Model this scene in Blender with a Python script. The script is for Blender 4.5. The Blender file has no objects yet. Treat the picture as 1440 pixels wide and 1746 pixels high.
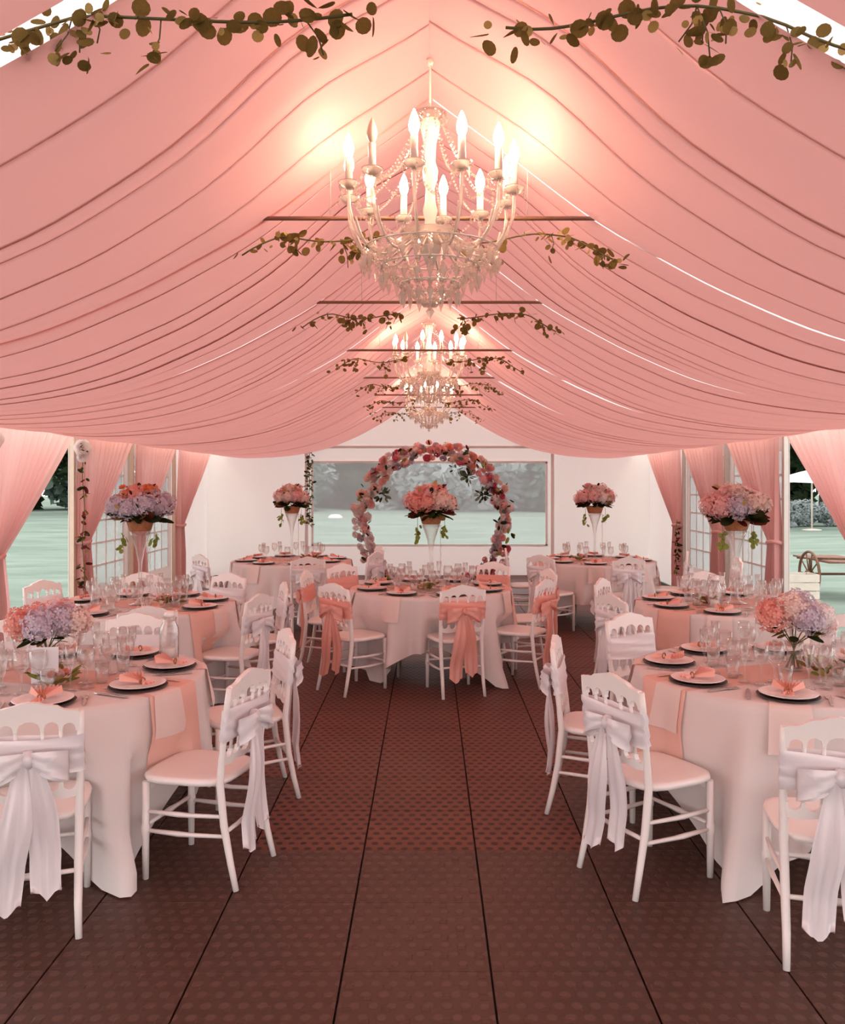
import bpy, math, random
from mathutils import Vector, Matrix
R = math.radians
PI = math.pi
random.seed(7)
scene = bpy.context.scene
C = scene.collection

# ------------------------------------------------------------------ camera
EYE = 1.75
cam = bpy.data.cameras.new('camera')
camo = bpy.data.objects.new('camera', cam)
C.objects.link(camo)
cam.sensor_width = 36
cam.lens = 1440 / 1746 * 36
cam.shift_x = -11 / 1746
cam.shift_y = -51 / 1746
cam.clip_start = 0.05
cam.clip_end = 400
camo.location = (0, 0, EYE)
camo.rotation_euler = (R(90), 0, 0)
scene.camera = camo

# ------------------------------------------------------------------ sky and light
world = bpy.data.worlds.new('overcast_sky')
scene.world = world
world.use_nodes = True
bg = world.node_tree.nodes['Background']
bg.inputs['Color'].default_value = (1.0, 0.94, 0.93, 1)
bg.inputs['Strength'].default_value = 2.55
BULB = 95.0

vs = scene.view_settings
vs.view_transform = 'Standard'
vs.look = 'None'
vs.gamma = 1
vs.use_curve_mapping = False
vs.exposure = 0.11
scene.cycles.max_bounces = 8
scene.cycles.diffuse_bounces = 5
scene.cycles.glossy_bounces = 3
scene.cycles.transmission_bounces = 6
scene.cycles.transparent_max_bounces = 24
scene.cycles.caustics_reflective = False
scene.cycles.caustics_refractive = False
scene.cycles.sample_clamp_indirect = 4
scene.cycles.use_denoising = True
scene.cycles.use_light_tree = False
scene.cycles.use_adaptive_sampling = True
scene.cycles.adaptive_threshold = 0.03

# ------------------------------------------------------------------ materials
def srgb(r, g, b):
    f = lambda c: (c / 255 / 12.92) if c / 255 <= 0.04045 else ((c / 255 + 0.055) / 1.055) ** 2.4
    return (f(r), f(g), f(b), 1)

def _new(name):
    m = bpy.data.materials.new(name)
    m.use_nodes = True
    nt = m.node_tree
    for n in list(nt.nodes):
        if n.type != 'OUTPUT_MATERIAL':
            nt.nodes.remove(n)
    return m, nt, nt.nodes['Material Output']

def _var(nt, col, amt, scale, coord='Object'):
    """colour with a gentle noise variation"""
    tc = nt.nodes.new('ShaderNodeTexCoord')
    no = nt.nodes.new('ShaderNodeTexNoise')
    no.inputs['Scale'].default_value = scale
    no.inputs['Detail'].default_value = 3
    nt.links.new(tc.outputs[coord], no.inputs['Vector'])
    mx = nt.nodes.new('ShaderNodeMix')
    mx.data_type = 'RGBA'
    mx.inputs[6].default_value = tuple(max(0, c * (1 - amt)) for c in col[:3]) + (1,)
    mx.inputs[7].default_value = tuple(min(1, c * (1 + amt)) for c in col[:3]) + (1,)
    nt.links.new(no.outputs['Fac'], mx.inputs[0])
    return mx.outputs[2], no

def plain(name, col, rough=0.5, metal=0.0, amt=0.08, scale=12, bump=0.0, spec=0.5):
    m, nt, out = _new(name)
    p = nt.nodes.new('ShaderNodeBsdfPrincipled')
    c, no = _var(nt, col, amt, scale)
    nt.links.new(c, p.inputs['Base Color'])
    p.inputs['Roughness'].default_value = rough
    p.inputs['Metallic'].default_value = metal
    p.inputs['Specular IOR Level'].default_value = spec
    if bump:
        b = nt.nodes.new('ShaderNodeBump')
        b.inputs['Strength'].default_value = bump
        nt.links.new(no.outputs['Fac'], b.inputs['Height'])
        nt.links.new(b.outputs['Normal'], p.inputs['Normal'])
    nt.links.new(p.outputs[0], out.inputs[0])
    return m

def cloth(name, col, trans=0.35, tcol=None, rough=0.8, amt=0.05, scale=3, gloss=0.0):
    m, nt, out = _new(name)
    c, no = _var(nt, col, amt, scale)
    d = nt.nodes.new('ShaderNodeBsdfDiffuse')
    nt.links.new(c, d.inputs['Color'])
    t = nt.nodes.new('ShaderNodeBsdfTranslucent')
    t.inputs['Color'].default_value = tcol or col
    mx = nt.nodes.new('ShaderNodeMixShader')
    mx.inputs[0].default_value = trans
    nt.links.new(d.outputs[0], mx.inputs[1])
    nt.links.new(t.outputs[0], mx.inputs[2])
    last = mx
    if gloss:
        g = nt.nodes.new('ShaderNodeBsdfGlossy')
        g.inputs['Roughness'].default_value = 0.38
        g.inputs['Color'].default_value = (1, 0.95, 0.95, 1)
        m2 = nt.nodes.new('ShaderNodeMixShader')
        m2.inputs[0].default_value = gloss
        nt.links.new(mx.outputs[0], m2.inputs[1])
        nt.links.new(g.outputs[0], m2.inputs[2])
        last = m2
    nt.links.new(last.outputs[0], out.inputs[0])
    return m

def clear(name, tint, haze_col, haze, gloss, rough=0.03, fres=True, tl_mix=0.5):
    """thin clear sheet: transparent + haze + reflection"""
    m, nt, out = _new(name)
    tr = nt.nodes.new('ShaderNodeBsdfTransparent')
    tr.inputs['Color'].default_value = tint
    hz = nt.nodes.new('ShaderNodeBsdfDiffuse')
    c, no = _var(nt, haze_col, 0.06, 5)
    nt.links.new(c, hz.inputs['Color'])
    tl = nt.nodes.new('ShaderNodeBsdfTranslucent')
    tl.inputs['Color'].default_value = haze_col
    hm = nt.nodes.new('ShaderNodeMixShader')
    hm.inputs[0].default_value = tl_mix
    nt.links.new(hz.outputs[0], hm.inputs[1])
    nt.links.new(tl.outputs[0], hm.inputs[2])
    m1 = nt.nodes.new('ShaderNodeMixShader')
    m1.inputs[0].default_value = haze
    nt.links.new(tr.outputs[0], m1.inputs[1])
    nt.links.new(hm.outputs[0], m1.inputs[2])
    g = nt.nodes.new('ShaderNodeBsdfGlossy')
    g.inputs['Roughness'].default_value = rough
    m2 = nt.nodes.new('ShaderNodeMixShader')
    if fres:
        lw = nt.nodes.new('ShaderNodeLayerWeight')
        lw.inputs['Blend'].default_value = gloss
        nt.links.new(lw.outputs['Facing'], m2.inputs[0])
    else:
        m2.inputs[0].default_value = gloss
    nt.links.new(m1.outputs[0], m2.inputs[1])
    nt.links.new(g.outputs[0], m2.inputs[2])
    nt.links.new(m2.outputs[0], out.inputs[0])
    return m

def glow(name, col, s):
    m, nt, out = _new(name)
    e = nt.nodes.new('ShaderNodeEmission')
    e.inputs['Color'].default_value = col
    e.inputs['Strength'].default_value = s
    nt.links.new(e.outputs[0], out.inputs[0])
    return m

def dotted(name, base, dot, pitch, rad, rough, dots=True):
    """plastic floor tile: stippled grid of little cells, grain and scuffs"""
    m, nt, out = _new(name)
    geo = nt.nodes.new('ShaderNodeNewGeometry')
    p = nt.nodes.new('ShaderNodeBsdfPrincipled')
    no = nt.nodes.new('ShaderNodeTexNoise')
    no.inputs['Scale'].default_value = 2.2
    no.inputs['Detail'].default_value = 5
    nt.links.new(geo.outputs['Position'], no.inputs['Vector'])
    mx = nt.nodes.new('ShaderNodeMix'); mx.data_type = 'RGBA'
    mx.inputs[6].default_value = tuple(c * 0.72 for c in base[:3]) + (1,)
    mx.inputs[7].default_value = tuple(c * 1.25 for c in base[:3]) + (1,)
    nt.links.new(no.outputs['Fac'], mx.inputs[0])
    col = mx.outputs[2]
    sep = nt.nodes.new('ShaderNodeSeparateXYZ')
    nt.links.new(geo.outputs['Position'], sep.inputs[0])
    def math_(op, a, b=None):
        n = nt.nodes.new('ShaderNodeMath'); n.operation = op
        for i, v in enumerate((a, b)):
            if v is None: continue
            if isinstance(v, (int, float)): n.inputs[i].default_value = v
            else: nt.links.new(v, n.inputs[i])
        return n.outputs[0]
    row = math_('FLOOR', math_('DIVIDE', sep.outputs[1], pitch))
    off = math_('MULTIPLY', math_('FRACT', math_('MULTIPLY', row, 0.5)), 1.0)
    fx = math_('SUBTRACT', math_('FRACT', math_('ADD', math_('DIVIDE', sep.outputs[0], pitch), off)), 0.5)
    fy = math_('SUBTRACT', math_('FRACT', math_('DIVIDE', sep.outputs[1], pitch)), 0.5)
    dd = math_('SQRT', math_('ADD', math_('MULTIPLY', fx, fx), math_('MULTIPLY', fy, fy)))
    mr = nt.nodes.new('ShaderNodeMapRange')
    mr.inputs['From Min'].default_value = rad * 0.75
    mr.inputs['From Max'].default_value = rad * 1.15
    mr.inputs['To Min'].default_value = 1
    mr.inputs['To Max'].default_value = 0
    nt.links.new(dd, mr.inputs['Value'])
    m2 = nt.nodes.new('ShaderNodeMix'); m2.data_type = 'RGBA'
    nt.links.new(col, m2.inputs[6])
    m2.inputs[7].default_value = dot
    nt.links.new(mr.outputs[0], m2.inputs[0])
    nt.links.new(m2.outputs[2], p.inputs['Base Color'])
    bp = nt.nodes.new('ShaderNodeBump')
    bp.inputs['Strength'].default_value = 0.35
    bp.inputs['Distance'].default_value = 0.004
    nt.links.new(math_('MULTIPLY', mr.outputs[0], -1.0 if dots else 1.0), bp.inputs['Height'])
    nt.links.new(bp.outputs['Normal'], p.inputs['Normal'])
    p.inputs['Roughness'].default_value = rough
    p.inputs['Specular IOR Level'].default_value = 0.3
    nt.links.new(p.outputs[0], out.inputs[0])
    return m

M = {}
M['liner'] = cloth('pink_voile', (0.82, 0.45, 0.43, 1), 0.43, (0.85, 0.45, 0.42, 1), amt=0.04, scale=1.5)
M['curtain'] = cloth('pink_curtain_voile', (0.92, 0.62, 0.60, 1), 0.50, (0.93, 0.62, 0.59, 1), amt=0.04)
M['roof'] = cloth('white_roof_pvc', (0.90, 0.88, 0.86, 1), 0.52, amt=0.02)
M['wall'] = cloth('white_wall_pvc', (0.88, 0.84, 0.82, 1), 0.34, amt=0.02, scale=1)
M['pvc'] = clear('hazy_clear_pvc', (0.93, 0.97, 0.97, 1), (0.78, 0.80, 0.82, 1), 0.33, 0.08, 0.08)
M['pvc_white'] = clear('milky_window_pvc', (0.9, 0.95, 0.95, 1), (0.82, 0.85, 0.86, 1), 0.62, 0.08, 0.15)
M['alu'] = plain('pale_aluminium_frame', (0.62, 0.58, 0.54, 1), 0.4, 0.3)
M['bar'] = plain('brown_wooden_bar', (0.27, 0.145, 0.095, 1), 0.6)
M['post'] = plain('cream_wooden_post', (0.72, 0.60, 0.48, 1), 0.6)
M['tile_a'] = dotted('brown_plastic_tile_stippled', (0.140, 0.044, 0.028, 1), (0.022, 0.007, 0.006, 1), 0.058, 0.30, 0.5)
M['tile_b'] = dotted('brown_plastic_tile_worn', (0.066, 0.029, 0.020, 1), (0.098, 0.048, 0.036, 1), 0.062, 0.30, 0.45, False)
M['joint'] = plain('dark_floor_base', (0.012, 0.006, 0.005, 1), 0.8)
M['paint'] = plain('white_painted_wood', (0.86, 0.80, 0.77, 1), 0.32, amt=0.02)
M['satin'] = cloth('white_satin', (0.86, 0.81, 0.83, 1), 0.25, gloss=0.10)
M['coral_satin'] = cloth('coral_satin', (0.90, 0.43, 0.35, 1), 0.30, gloss=0.06)
M['linen'] = cloth('white_table_linen', (0.86, 0.79, 0.77, 1), 0.18, amt=0.02)
M['runner'] = cloth('coral_runner_cloth', (0.87, 0.56, 0.48, 1), 0.15)
M['napkin'] = cloth('ivory_napkin_cloth', (0.86, 0.72, 0.68, 1), 0.15)
M['napkin_c'] = cloth('coral_napkin_cloth', (0.88, 0.47, 0.39, 1), 0.15)
M['china'] = plain('white_china', (0.86, 0.78, 0.76, 1), 0.18, amt=0.01)
M['charger'] = plain('dark_brown_charger', (0.045, 0.016, 0.012, 1), 0.4)
M['steel'] = plain('polished_cutlery', (0.75, 0.66, 0.62, 1), 0.2, 0.9)
M['card'] = plain('white_card', (0.84, 0.82, 0.86, 1), 0.7, amt=0.01)
M['glass'] = clear('drinking_glass', (0.99, 0.985, 0.98, 1), (1.0, 0.97, 0.95, 1), 0.045, 0.20, 0.04)
M['crystal'] = clear('cut_crystal', (0.99, 0.95, 0.91, 1), (1.0, 0.97, 0.94, 1), 0.42, 0.34, 0.06, True, 0.75)
M['ivory'] = plain('ivory_chandelier_enamel', (0.92, 0.86, 0.79, 1), 0.3, amt=0.02)
M['bulb'] = glow('lit_candle_bulb', (1.0, 0.66, 0.42, 1), BULB)
M['bulb_off'] = plain('unlit_candle_bulb', (0.9, 0.72, 0.58, 1), 0.3)
M['wax'] = plain('white_candle_wax', (0.88, 0.84, 0.78, 1), 0.5)
M['leaf'] = cloth('olive_eucalyptus_leaf', (0.215, 0.155, 0.05, 1), 0.30, amt=0.35, scale=9)
M['leaf_pale'] = cloth('pale_eucalyptus_leaf', (0.48, 0.37, 0.14, 1), 0.30, amt=0.3, scale=9)
M['leaf_dark'] = cloth('dark_green_leaf', (0.030, 0.036, 0.014, 1), 0.15, amt=0.4, scale=9)
M['leaf_red'] = cloth('burgundy_leaf', (0.12, 0.022, 0.018, 1), 0.2, amt=0.4, scale=9)
M['leaf_green'] = cloth('fresh_green_leaf', (0.25, 0.30, 0.07, 1), 0.3, amt=0.3, scale=9)
M['leaf_grey'] = cloth('grey_green_leaf', (0.14, 0.20, 0.13, 1), 0.25, amt=0.3, scale=9)
M['stem'] = plain('green_stem', (0.13, 0.12, 0.04, 1), 0.6)
FL = {
    'coral': cloth('coral_petal', (0.88, 0.40, 0.34, 1), 0.3, amt=0.18, scale=18),
    'pink': cloth('pink_petal', (0.87, 0.52, 0.51, 1), 0.3, amt=0.15, scale=18),
    'blush': cloth('blush_petal', (0.88, 0.68, 0.62, 1), 0.3, amt=0.12, scale=18),
    'lilac': cloth('lilac_petal', (0.66, 0.56, 0.64, 1), 0.3, amt=0.15, scale=18),
    'white': cloth('white_petal', (0.88, 0.80, 0.79, 1), 0.3, amt=0.06, scale=18),
    'rose': cloth('deep_rose_petal', (0.68, 0.16, 0.22, 1), 0.3, amt=0.25, scale=18),
    'orange': cloth('orange_petal', (0.80, 0.26, 0.11, 1), 0.3, amt=0.2, scale=18),
}
M['wicker'] = plain('honey_wicker', (0.36, 0.13, 0.05, 1), 0.6, amt=0.45, scale=45, bump=0.4)
M['grass'] = None
M['wood'] = plain('brown_cart_wood', (0.17, 0.075, 0.04, 1), 0.7, amt=0.3, scale=8)
M['crate'] = plain('pale_crate_wood', (0.62, 0.56, 0.48, 1), 0.7, amt=0.15, scale=8)
M['bark'] = plain('dark_tree_bark', (0.05, 0.045, 0.04, 1), 0.9, amt=0.4, scale=3)
M['fol_dark'] = cloth('dark_tree_foliage', (0.035, 0.055, 0.028, 1), 0.3, amt=0.5, scale=0.8)
M['fol_mid'] = cloth('grey_green_foliage', (0.14, 0.20, 0.16, 1), 0.3, amt=0.6, scale=0.6)
M['fol_pale'] = cloth('silver_foliage', (0.40, 0.45, 0.45, 1), 0.3, amt=0.45, scale=0.6)
M['canvas'] = cloth('white_parasol_canvas', (0.85, 0.85, 0.86, 1), 0.3)

def grass_mat():
    m, nt, out = _new('pale_mown_grass')
    p = nt.nodes.new('ShaderNodeBsdfDiffuse')
    geo = nt.nodes.new('ShaderNodeNewGeometry')
    mp = nt.nodes.new('ShaderNodeMapping')
    mp.inputs['Scale'].default_value = (0.35, 1.2, 1)
    nt.links.new(geo.outputs['Position'], mp.inputs[0])
    no = nt.nodes.new('ShaderNodeTexNoise')
    no.inputs['Scale'].default_value = 0.8
    no.inputs['Detail'].default_value = 8
    no.inputs['Roughness'].default_value = 0.7
    nt.links.new(mp.outputs[0], no.inputs['Vector'])
    cr = nt.nodes.new('ShaderNodeValToRGB')
    cr.color_ramp.elements[0].position = 0.3
    cr.color_ramp.elements[0].color = (0.14, 0.195, 0.16, 1)
    cr.color_ramp.elements[1].position = 0.7
    cr.color_ramp.elements[1].color = (0.26, 0.325, 0.28, 1)
    nt.links.new(no.outputs['Fac'], cr.inputs[0])
    nt.links.new(cr.outputs[0], p.inputs['Color'])
    nt.links.new(p.outputs[0], out.inputs[0])
    return m
M['grass'] = grass_mat()

# ------------------------------------------------------------------ mesh helpers
class MB:
    def __init__(s):
        s.v = []; s.f = []; s.sm = []
    def add(s, vs_, fs, smooth=False, mat=None):
        o = len(s.v)
        s.v += [tuple(mat @ Vector(p)) for p in vs_] if mat is not None else [tuple(p) for p in vs_]
        for f in fs:
            s.f.append(tuple(i + o for i in f)); s.sm.append(smooth)
        return s
    def box(s, x0, x1, y0, y1, z0, z1, mat=None):
        v = [(x, y, z) for z in (z0, z1) for y in (y0, y1) for x in (x0, x1)]
        f = [(0, 2, 3, 1), (4, 5, 7, 6), (0, 1, 5, 4), (2, 6, 7, 3), (0, 4, 6, 2), (1, 3, 7, 5)]
        return s.add(v, f, False, mat)
    def tube(s, pts, rad, n=8, caps=True, smooth=True, closed=False):
        pts = [Vector(p) for p in pts]
        k = len(pts)
        rs = rad if isinstance(rad, (list, tuple)) else [rad] * k
        tang = []
        for i in range(k):
            a = pts[(i - 1) % k] if (closed or i > 0) else pts[i]
            b = pts[(i + 1) % k] if (closed or i < k - 1) else pts[i]
            t = (b - a)
            tang.append(t.normalized() if t.length > 1e-9 else Vector((0, 0, 1)))
        ref = Vector((0, 0, 1)) if abs(tang[0].z) < 0.9 else Vector((1, 0, 0))
        u = tang[0].cross(ref).normalized()
        v = []
        for i in range(k):
            u = (u - tang[i] * u.dot(tang[i]))
            u = u.normalized() if u.length > 1e-6 else tang[i].orthogonal().normalized()
            w = tang[i].cross(u)
            for j in range(n):
                a = 2 * PI * j / n
                v.append(pts[i] + (u * math.cos(a) + w * math.sin(a)) * rs[i])
        f = []
        for i in range(k if closed else k - 1):
            i2 = (i + 1) % k
            for j in range(n):
                j2 = (j + 1) % n
                f.append((i * n + j, i * n + j2, i2 * n + j2, i2 * n + j))
        s.add(v, f, smooth)
        if caps and not closed:
            o = len(s.v) - len(v)
            s.f.append(tuple(o + j for j in reversed(range(n)))); s.sm.append(False)
            s.f.append(tuple(o + (k - 1) * n + j for j in range(n))); s.sm.append(False)
        return s
    def lathe(s, prof, n=16, smooth=True, mat=None):
        v = []; f = []
        for r, z in prof:
            for j in range(n):
                a = 2 * PI * j / n
                v.append((r * math.cos(a), r * math.sin(a), z))
        for i in range(len(prof) - 1):
            for j in range(n):
                j2 = (j + 1) % n
                f.append((i * n + j, i * n + j2, (i + 1) * n + j2, (i + 1) * n + j))
        return s.add(v, f, smooth, mat)
    def prism(s, outline, y0, y1, lean=None):
        """outline in (x, z), extruded along y"""
        n = len(outline)
        L = lean or (lambda z: 0)
        v = [(x, y0 + L(z), z) for x, z in outline] + [(x, y1 + L(z), z) for x, z in outline]
        f = [tuple(range(n)), tuple(reversed(range(n, 2 * n)))]
        f += [(i, i + n, (i + 1) % n + n, (i + 1) % n) for i in range(n)]
        return s.add(v, f, False)
    def grid(s, P, smooth=True, wrap=False):
        """P: rows of points"""
        nr, nc = len(P), len(P[0])
        v = [p for row in P for p in row]
        f = []
        for i in range(nr - 1):
            for j in range(nc if wrap else nc - 1):
                j2 = (j + 1) % nc
                f.append((i * nc + j, i * nc + j2, (i + 1) * nc + j2, (i + 1) * nc + j))
        return s.add(v, f, smooth)
    def octa(s, c, rx, rz=None, rz2=None):
        rz = rz or rx; rz2 = rz2 or rz
        x, y, z = c
        v = [(x + rx, y, z), (x, y + rx, z), (x - rx, y, z), (x, y - rx, z), (x, y, z + rz), (x, y, z - rz2)]
        f = [(0, 1, 4), (1, 2, 4), (2, 3, 4), (3, 0, 4), (1, 0, 5), (2, 1, 5), (3, 2, 5), (0, 3, 5)]
        return s.add(v, f, False)
    def mesh(s, name, mat):
        me = bpy.data.meshes.new(name)
        me.from_pydata(s.v, [], s.f)
        me.polygons.foreach_set('use_smooth', s.sm)
        for m in (mat if isinstance(mat, (list, tuple)) else [mat]):
            me.materials.append(m)
        me.update()
        return me
    def build(s, name, mat, parent=None, loc=(0, 0, 0), rot=(0, 0, 0)):
        return inst(name, s.mesh(name, mat), parent, loc, rot)

def inst(name, me, parent=None, loc=(0, 0, 0), rot=(0, 0, 0), scale=None):
    o = bpy.data.objects.new(name, me)
    C.objects.link(o)
    o.parent = parent
    o.location = loc
    o.rotation_euler = rot
    if scale is not None:
        o.scale = scale if hasattr(scale, '__len__') else (scale,) * 3
    return o

def tag(o, label=None, cat=None, group=None, kind=None):
    if label: o['label'] = label
    if cat: o['category'] = cat
    if group: o['group'] = group
    if kind: o['kind'] = kind
    return o

def thing(name, label, cat, loc=(0, 0, 0), rz=0, group=None):
    o = inst(name, None, None, loc, (0, 0, rz))
    o.empty_display_size = 0.1
    return tag(o, label, cat, group)

def struct(name, label=None):
    return tag(inst(name, None), label, None, None, 'structure')

def copy_tree(o, parent=None):
    c = o.copy()
    C.objects.link(c)
    c.parent = parent
    for ch in o.children:
        copy_tree(ch, c)
    return c

def lerp(a, b, t): return a + (b - a) * t
def interp(tab, x):
    if x <= tab[0][0]: return tab[0][1]
    for (x0, y0), (x1, y1) in zip(tab, tab[1:]):
        if x <= x1:
            return lerp(y0, y1, (x - x0) / (x1 - x0))
    return tab[-1][1]
def smooth_interp(tab, x):
    """catmull-rom through the table"""
    n = len(tab)
    if x <= tab[0][0]: return tab[0][1]
    if x >= tab[-1][0]: return tab[-1][1]
    for i in range(n - 1):
        if x <= tab[i + 1][0]:
            x0, y0 = tab[i]; x1, y1 = tab[i + 1]
            m0 = (y1 - tab[i - 1][1]) / (x1 - tab[i - 1][0]) if i > 0 else (y1 - y0) / (x1 - x0)
            m1 = (tab[i + 2][1] - y0) / (tab[i + 2][0] - x0) if i < n - 2 else (y1 - y0) / (x1 - x0)
            h = x1 - x0; t = (x - x0) / h
            return ((2*t**3 - 3*t**2 + 1) * y0 + (t**3 - 2*t**2 + t) * h * m0 + (-2*t**3 + 3*t**2) * y1 + (t**3 - t**2) * h * m1)

# ------------------------------------------------------------------ the tent: constants
W = 4.08           # half width at the side walls
END = 15.9         # end wall
FR = [0.25, 2.08, 3.86, 5.66, 7.72, 9.75, 11.68, 13.62, END]      # frames along y
PROF = [(0, 3.51), (0.35, 3.25), (0.75, 2.95), (1.05, 2.775), (1.37, 2.61), (1.84, 2.42), (2.4, 2.295), (2.9, 2.24), (3.4, 2.225), (3.75, 2.27), (4.02, 2.36)]
def prof(x): return smooth_interp(PROF, x)

# ------------------------------------------------------------------ floor
TW, TL = 0.531, 0.495
floor = MB().box(-W - 0.05, W + 0.05, -1.7, END + 0.1, -0.09, -0.022).build('floor', M['joint'])
tag(floor, 'brown plastic tent floor laid in square tiles', None, None, 'structure')
def tile_mesh(mat, pads):
    g = 0.0035; c = 0.0022; h = 0.0
    m = MB()
    a, b = TW / 2 - g, TL / 2 - 0.0012
    v = [(-a, -b, -0.02), (a, -b, -0.02), (a, b, -0.02), (-a, b, -0.02),
         (-a, -b, h - c), (a, -b, h - c), (a, b, h - c), (-a, b, h - c),
         (-a + c, -b + c, h), (a - c, -b + c, h), (a - c, b - c, h), (-a + c, b - c, h)]
    f = [(0, 1, 5, 4), (1, 2, 6, 5), (2, 3, 7, 6), (3, 0, 4, 7), (4, 5, 9, 8), (5, 6, 10, 9), (6, 7, 11, 10), (7, 4, 8, 11), (8, 9, 10, 11)]
    m.add(v, f)
    if pads:
        n = 8
        for i in range(n):
            for j in range(n):
                x = (i + 0.5) / n * TW - TW / 2; y = (j + 0.5) / n * TL - TL / 2
                if (i + j) % 2: continue
                p = 0.017; q = 0.012; zz = 0.0016
                m.add([(x - p, y - p, h), (x + p, y - p, h), (x + p, y + p, h), (x - p, y + p, h),
                       (x - q, y - q, zz), (x + q, y - q, zz), (x + q, y + q, zz), (x - q, y + q, zz)],
                      [(0, 1, 5, 4), (1, 2, 6, 5), (2, 3, 7, 6), (3, 0, 4, 7), (4, 5, 6, 7)])
    return m.mesh('tile', mat)
tA, tB = tile_mesh(M['tile_a'], False), tile_mesh(M['tile_b'], True)
rest = MB()
for r in range(-3, 0):
    for c in range(15):
        x = -0.309 + TW * (c - 7) + TW / 2; y = 3.02 + TL * (r - 6) + TL / 2
        rest.box(x - TW/2 + 0.004, x + TW/2 - 0.004, y - TL/2 + 0.0015, y + TL/2 - 0.0015, -0.02, 0)
for r in range(32):
    for c in range(15):
        x = -0.309 + TW * (c - 7) + TW / 2
        y = 3.02 + TL * (r - 6) + TL / 2
        if y > END: continue
        if r < 20:
            near = y < 4.0 or (abs(x) > 0.95 and y < 5.0)
            inst('tile', tB if near else tA, floor, (x, y, 0))
        else:
            g = 0.004
            rest.box(x - TW/2 + g, x + TW/2 - g, y - TL/2 + g, y + TL/2 - g, -0.02, 0)
tag(rest.build('tile', M['tile_a'], floor), None, None, None, 'stuff')

# ------------------------------------------------------------------ ground outside
gm = MB()
rows = []
for i in range(25):
    y = -30 + i * 6
    rows.append([(-90 + j * 7.5, y, -0.11 + 0.25 * math.sin(j * 0.7) * math.sin(i * 0.55) * (0 if (abs(-90 + j*7.5) < 10 and -10 < y < 24) else 1)) for j in range(25)])
gm.grid(rows)
ground = gm.build('ground', M['grass'])
tag(ground, 'mown green lawn around the tent', None, None, 'structure')

# ------------------------------------------------------------------ roof membrane, liner, end wall
def roofz(x): return 3.78 - abs(x) * (3.78 - 2.52) / 4.2
roof = struct('roof', 'white tent roof membrane above the pink drapery')
for s in (-1, 1):
    MB().grid([[(s * x, y, roofz(x)) for x in (0, 1.4, 2.8, 4.2)] for y in [-1.6] + FR + [END + 0.15]]).build('roof_sheet', M['roof'], roof)

ceiling = struct('ceiling', 'pink voile draped in swags under the tent roof')
rc = random.Random(3)
def liner_bay(rng, y0, y1, s, g0, ga, k):
    """one bay of voile: gathered in narrow Z-folds that run from the ridge down to the eave"""
    width = y1 - y0
    n = rng.randint(6, 8)
    cr = []
    for i in range(n):
        t = (i + rng.uniform(0.12, 0.88)) / n
        cr.append((0.10 + t * (width - 0.2), rng.choice((0.005, 0.006, 0.008, 0.011, 0.017)), rng.uniform(-0.14, 0.14), rng.uniform(0, 6)))
    if k == 2:      # the nearest bay in view: few, well separated gathers
        cr = [(0.32, 0.005, 0.03, 1), (0.72, 0.013, 0.0, 2), (0.84, 0.005, 0.02, 3), (1.14, 0.006, -0.03, 4), (1.50, 0.004, 0.02, 5)]
        n = len(cr)
    cr.sort()
    for i in range(1, n):
        if cr[i][0] - cr[i - 1][0] < 0.10:
            cr[i] = (cr[i - 1][0] + 0.10,) + cr[i][1:]
    cr = [c for c in cr if c[0] < width - 0.08]
    # rows: (index of crease or None, base distance, fold phase)
    stops = [0.0] + [c[0] for c in cr] + [width]
    rows = []
    for i in range(len(stops) - 1):
        m = max(4, int((stops[i + 1] - stops[i]) / 0.03))
        for j in range(m + (1 if i == len(stops) - 2 else 0)):
            rows.append((stops[i] + (stops[i + 1] - stops[i]) * j / m, None, 0, i, j / m))
        if i < len(stops) - 2:
            for ph in (0, 1, 2, 3):
                rows.append((stops[i + 1], i, ph, i, 1.0))
    P = []
    ph0 = rng.uniform(0, 6)
    for (d, ci, ph, seg, u) in rows:
        row = []
        for x in xs:
            q = x / W
            t = d / width
            grow = min(1, 0.35 + q * 1.3) if x > 0.02 else 0.3
            drift = 0.0
            for c in cr:      # neighbours drift together
                wgt = math.exp(-((d - c[0]) / 0.16) ** 2)
                drift += wgt * c[2] * (q - 0.15) * 0.5
            inset = 0.010 * math.sin(x * 5 + k)
            dd = d * (1 - (g0 + ga) / width) + g0 + drift * math.sin(PI * t)
            dz = 0.0
            if ci is not None:
                w = cr[ci][1] * grow * (1 + 0.35 * math.sin(x * 2.1 + cr[ci][3]))
                off = (-0.2, 1.0, -1.0, 0.3)[ph]
                dd += w * off
                dz = (-0.005, -0.007, 0.002, 0.0)[ph] * grow
            bil = -0.020 * math.sin(PI * u) * grow - 0.008 * math.sin(d * 21 + ph0 + q * 3) * grow
            sag = -0.05 * math.sin(PI * t) * math.sin(PI * min(1, q * 1.05)) * min(1, max(0, (q - 0.12) / 0.2))
            sag += 0.07 * math.sin(PI * t) * math.exp(-((x - 0.45) / 0.30) ** 2)
            row.append((s * x, y0 + dd + (inset if 0.02 < t < 0.98 else 0), prof(x) + sag + dz + bil))
        P.append(row)
    return P
xs = [3.84 * (i / 40) for i in range(41)]
FRX = [-1.6] + FR
for k in range(len(FRX) - 1):
    for s in (-1, 1):
        ga = {1: 0.10, 2: 0.016 if s > 0 else -0.03, 3: 0.014 if s > 0 else -0.03}.get(k, 0.014)
        P = liner_bay(rc, FRX[k], FRX[k + 1], s, 0.006, ga if k < len(FRX) - 2 else 0.0, k)
        MB().grid(P).build('drape_panel', M['liner'], ceiling)

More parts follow.
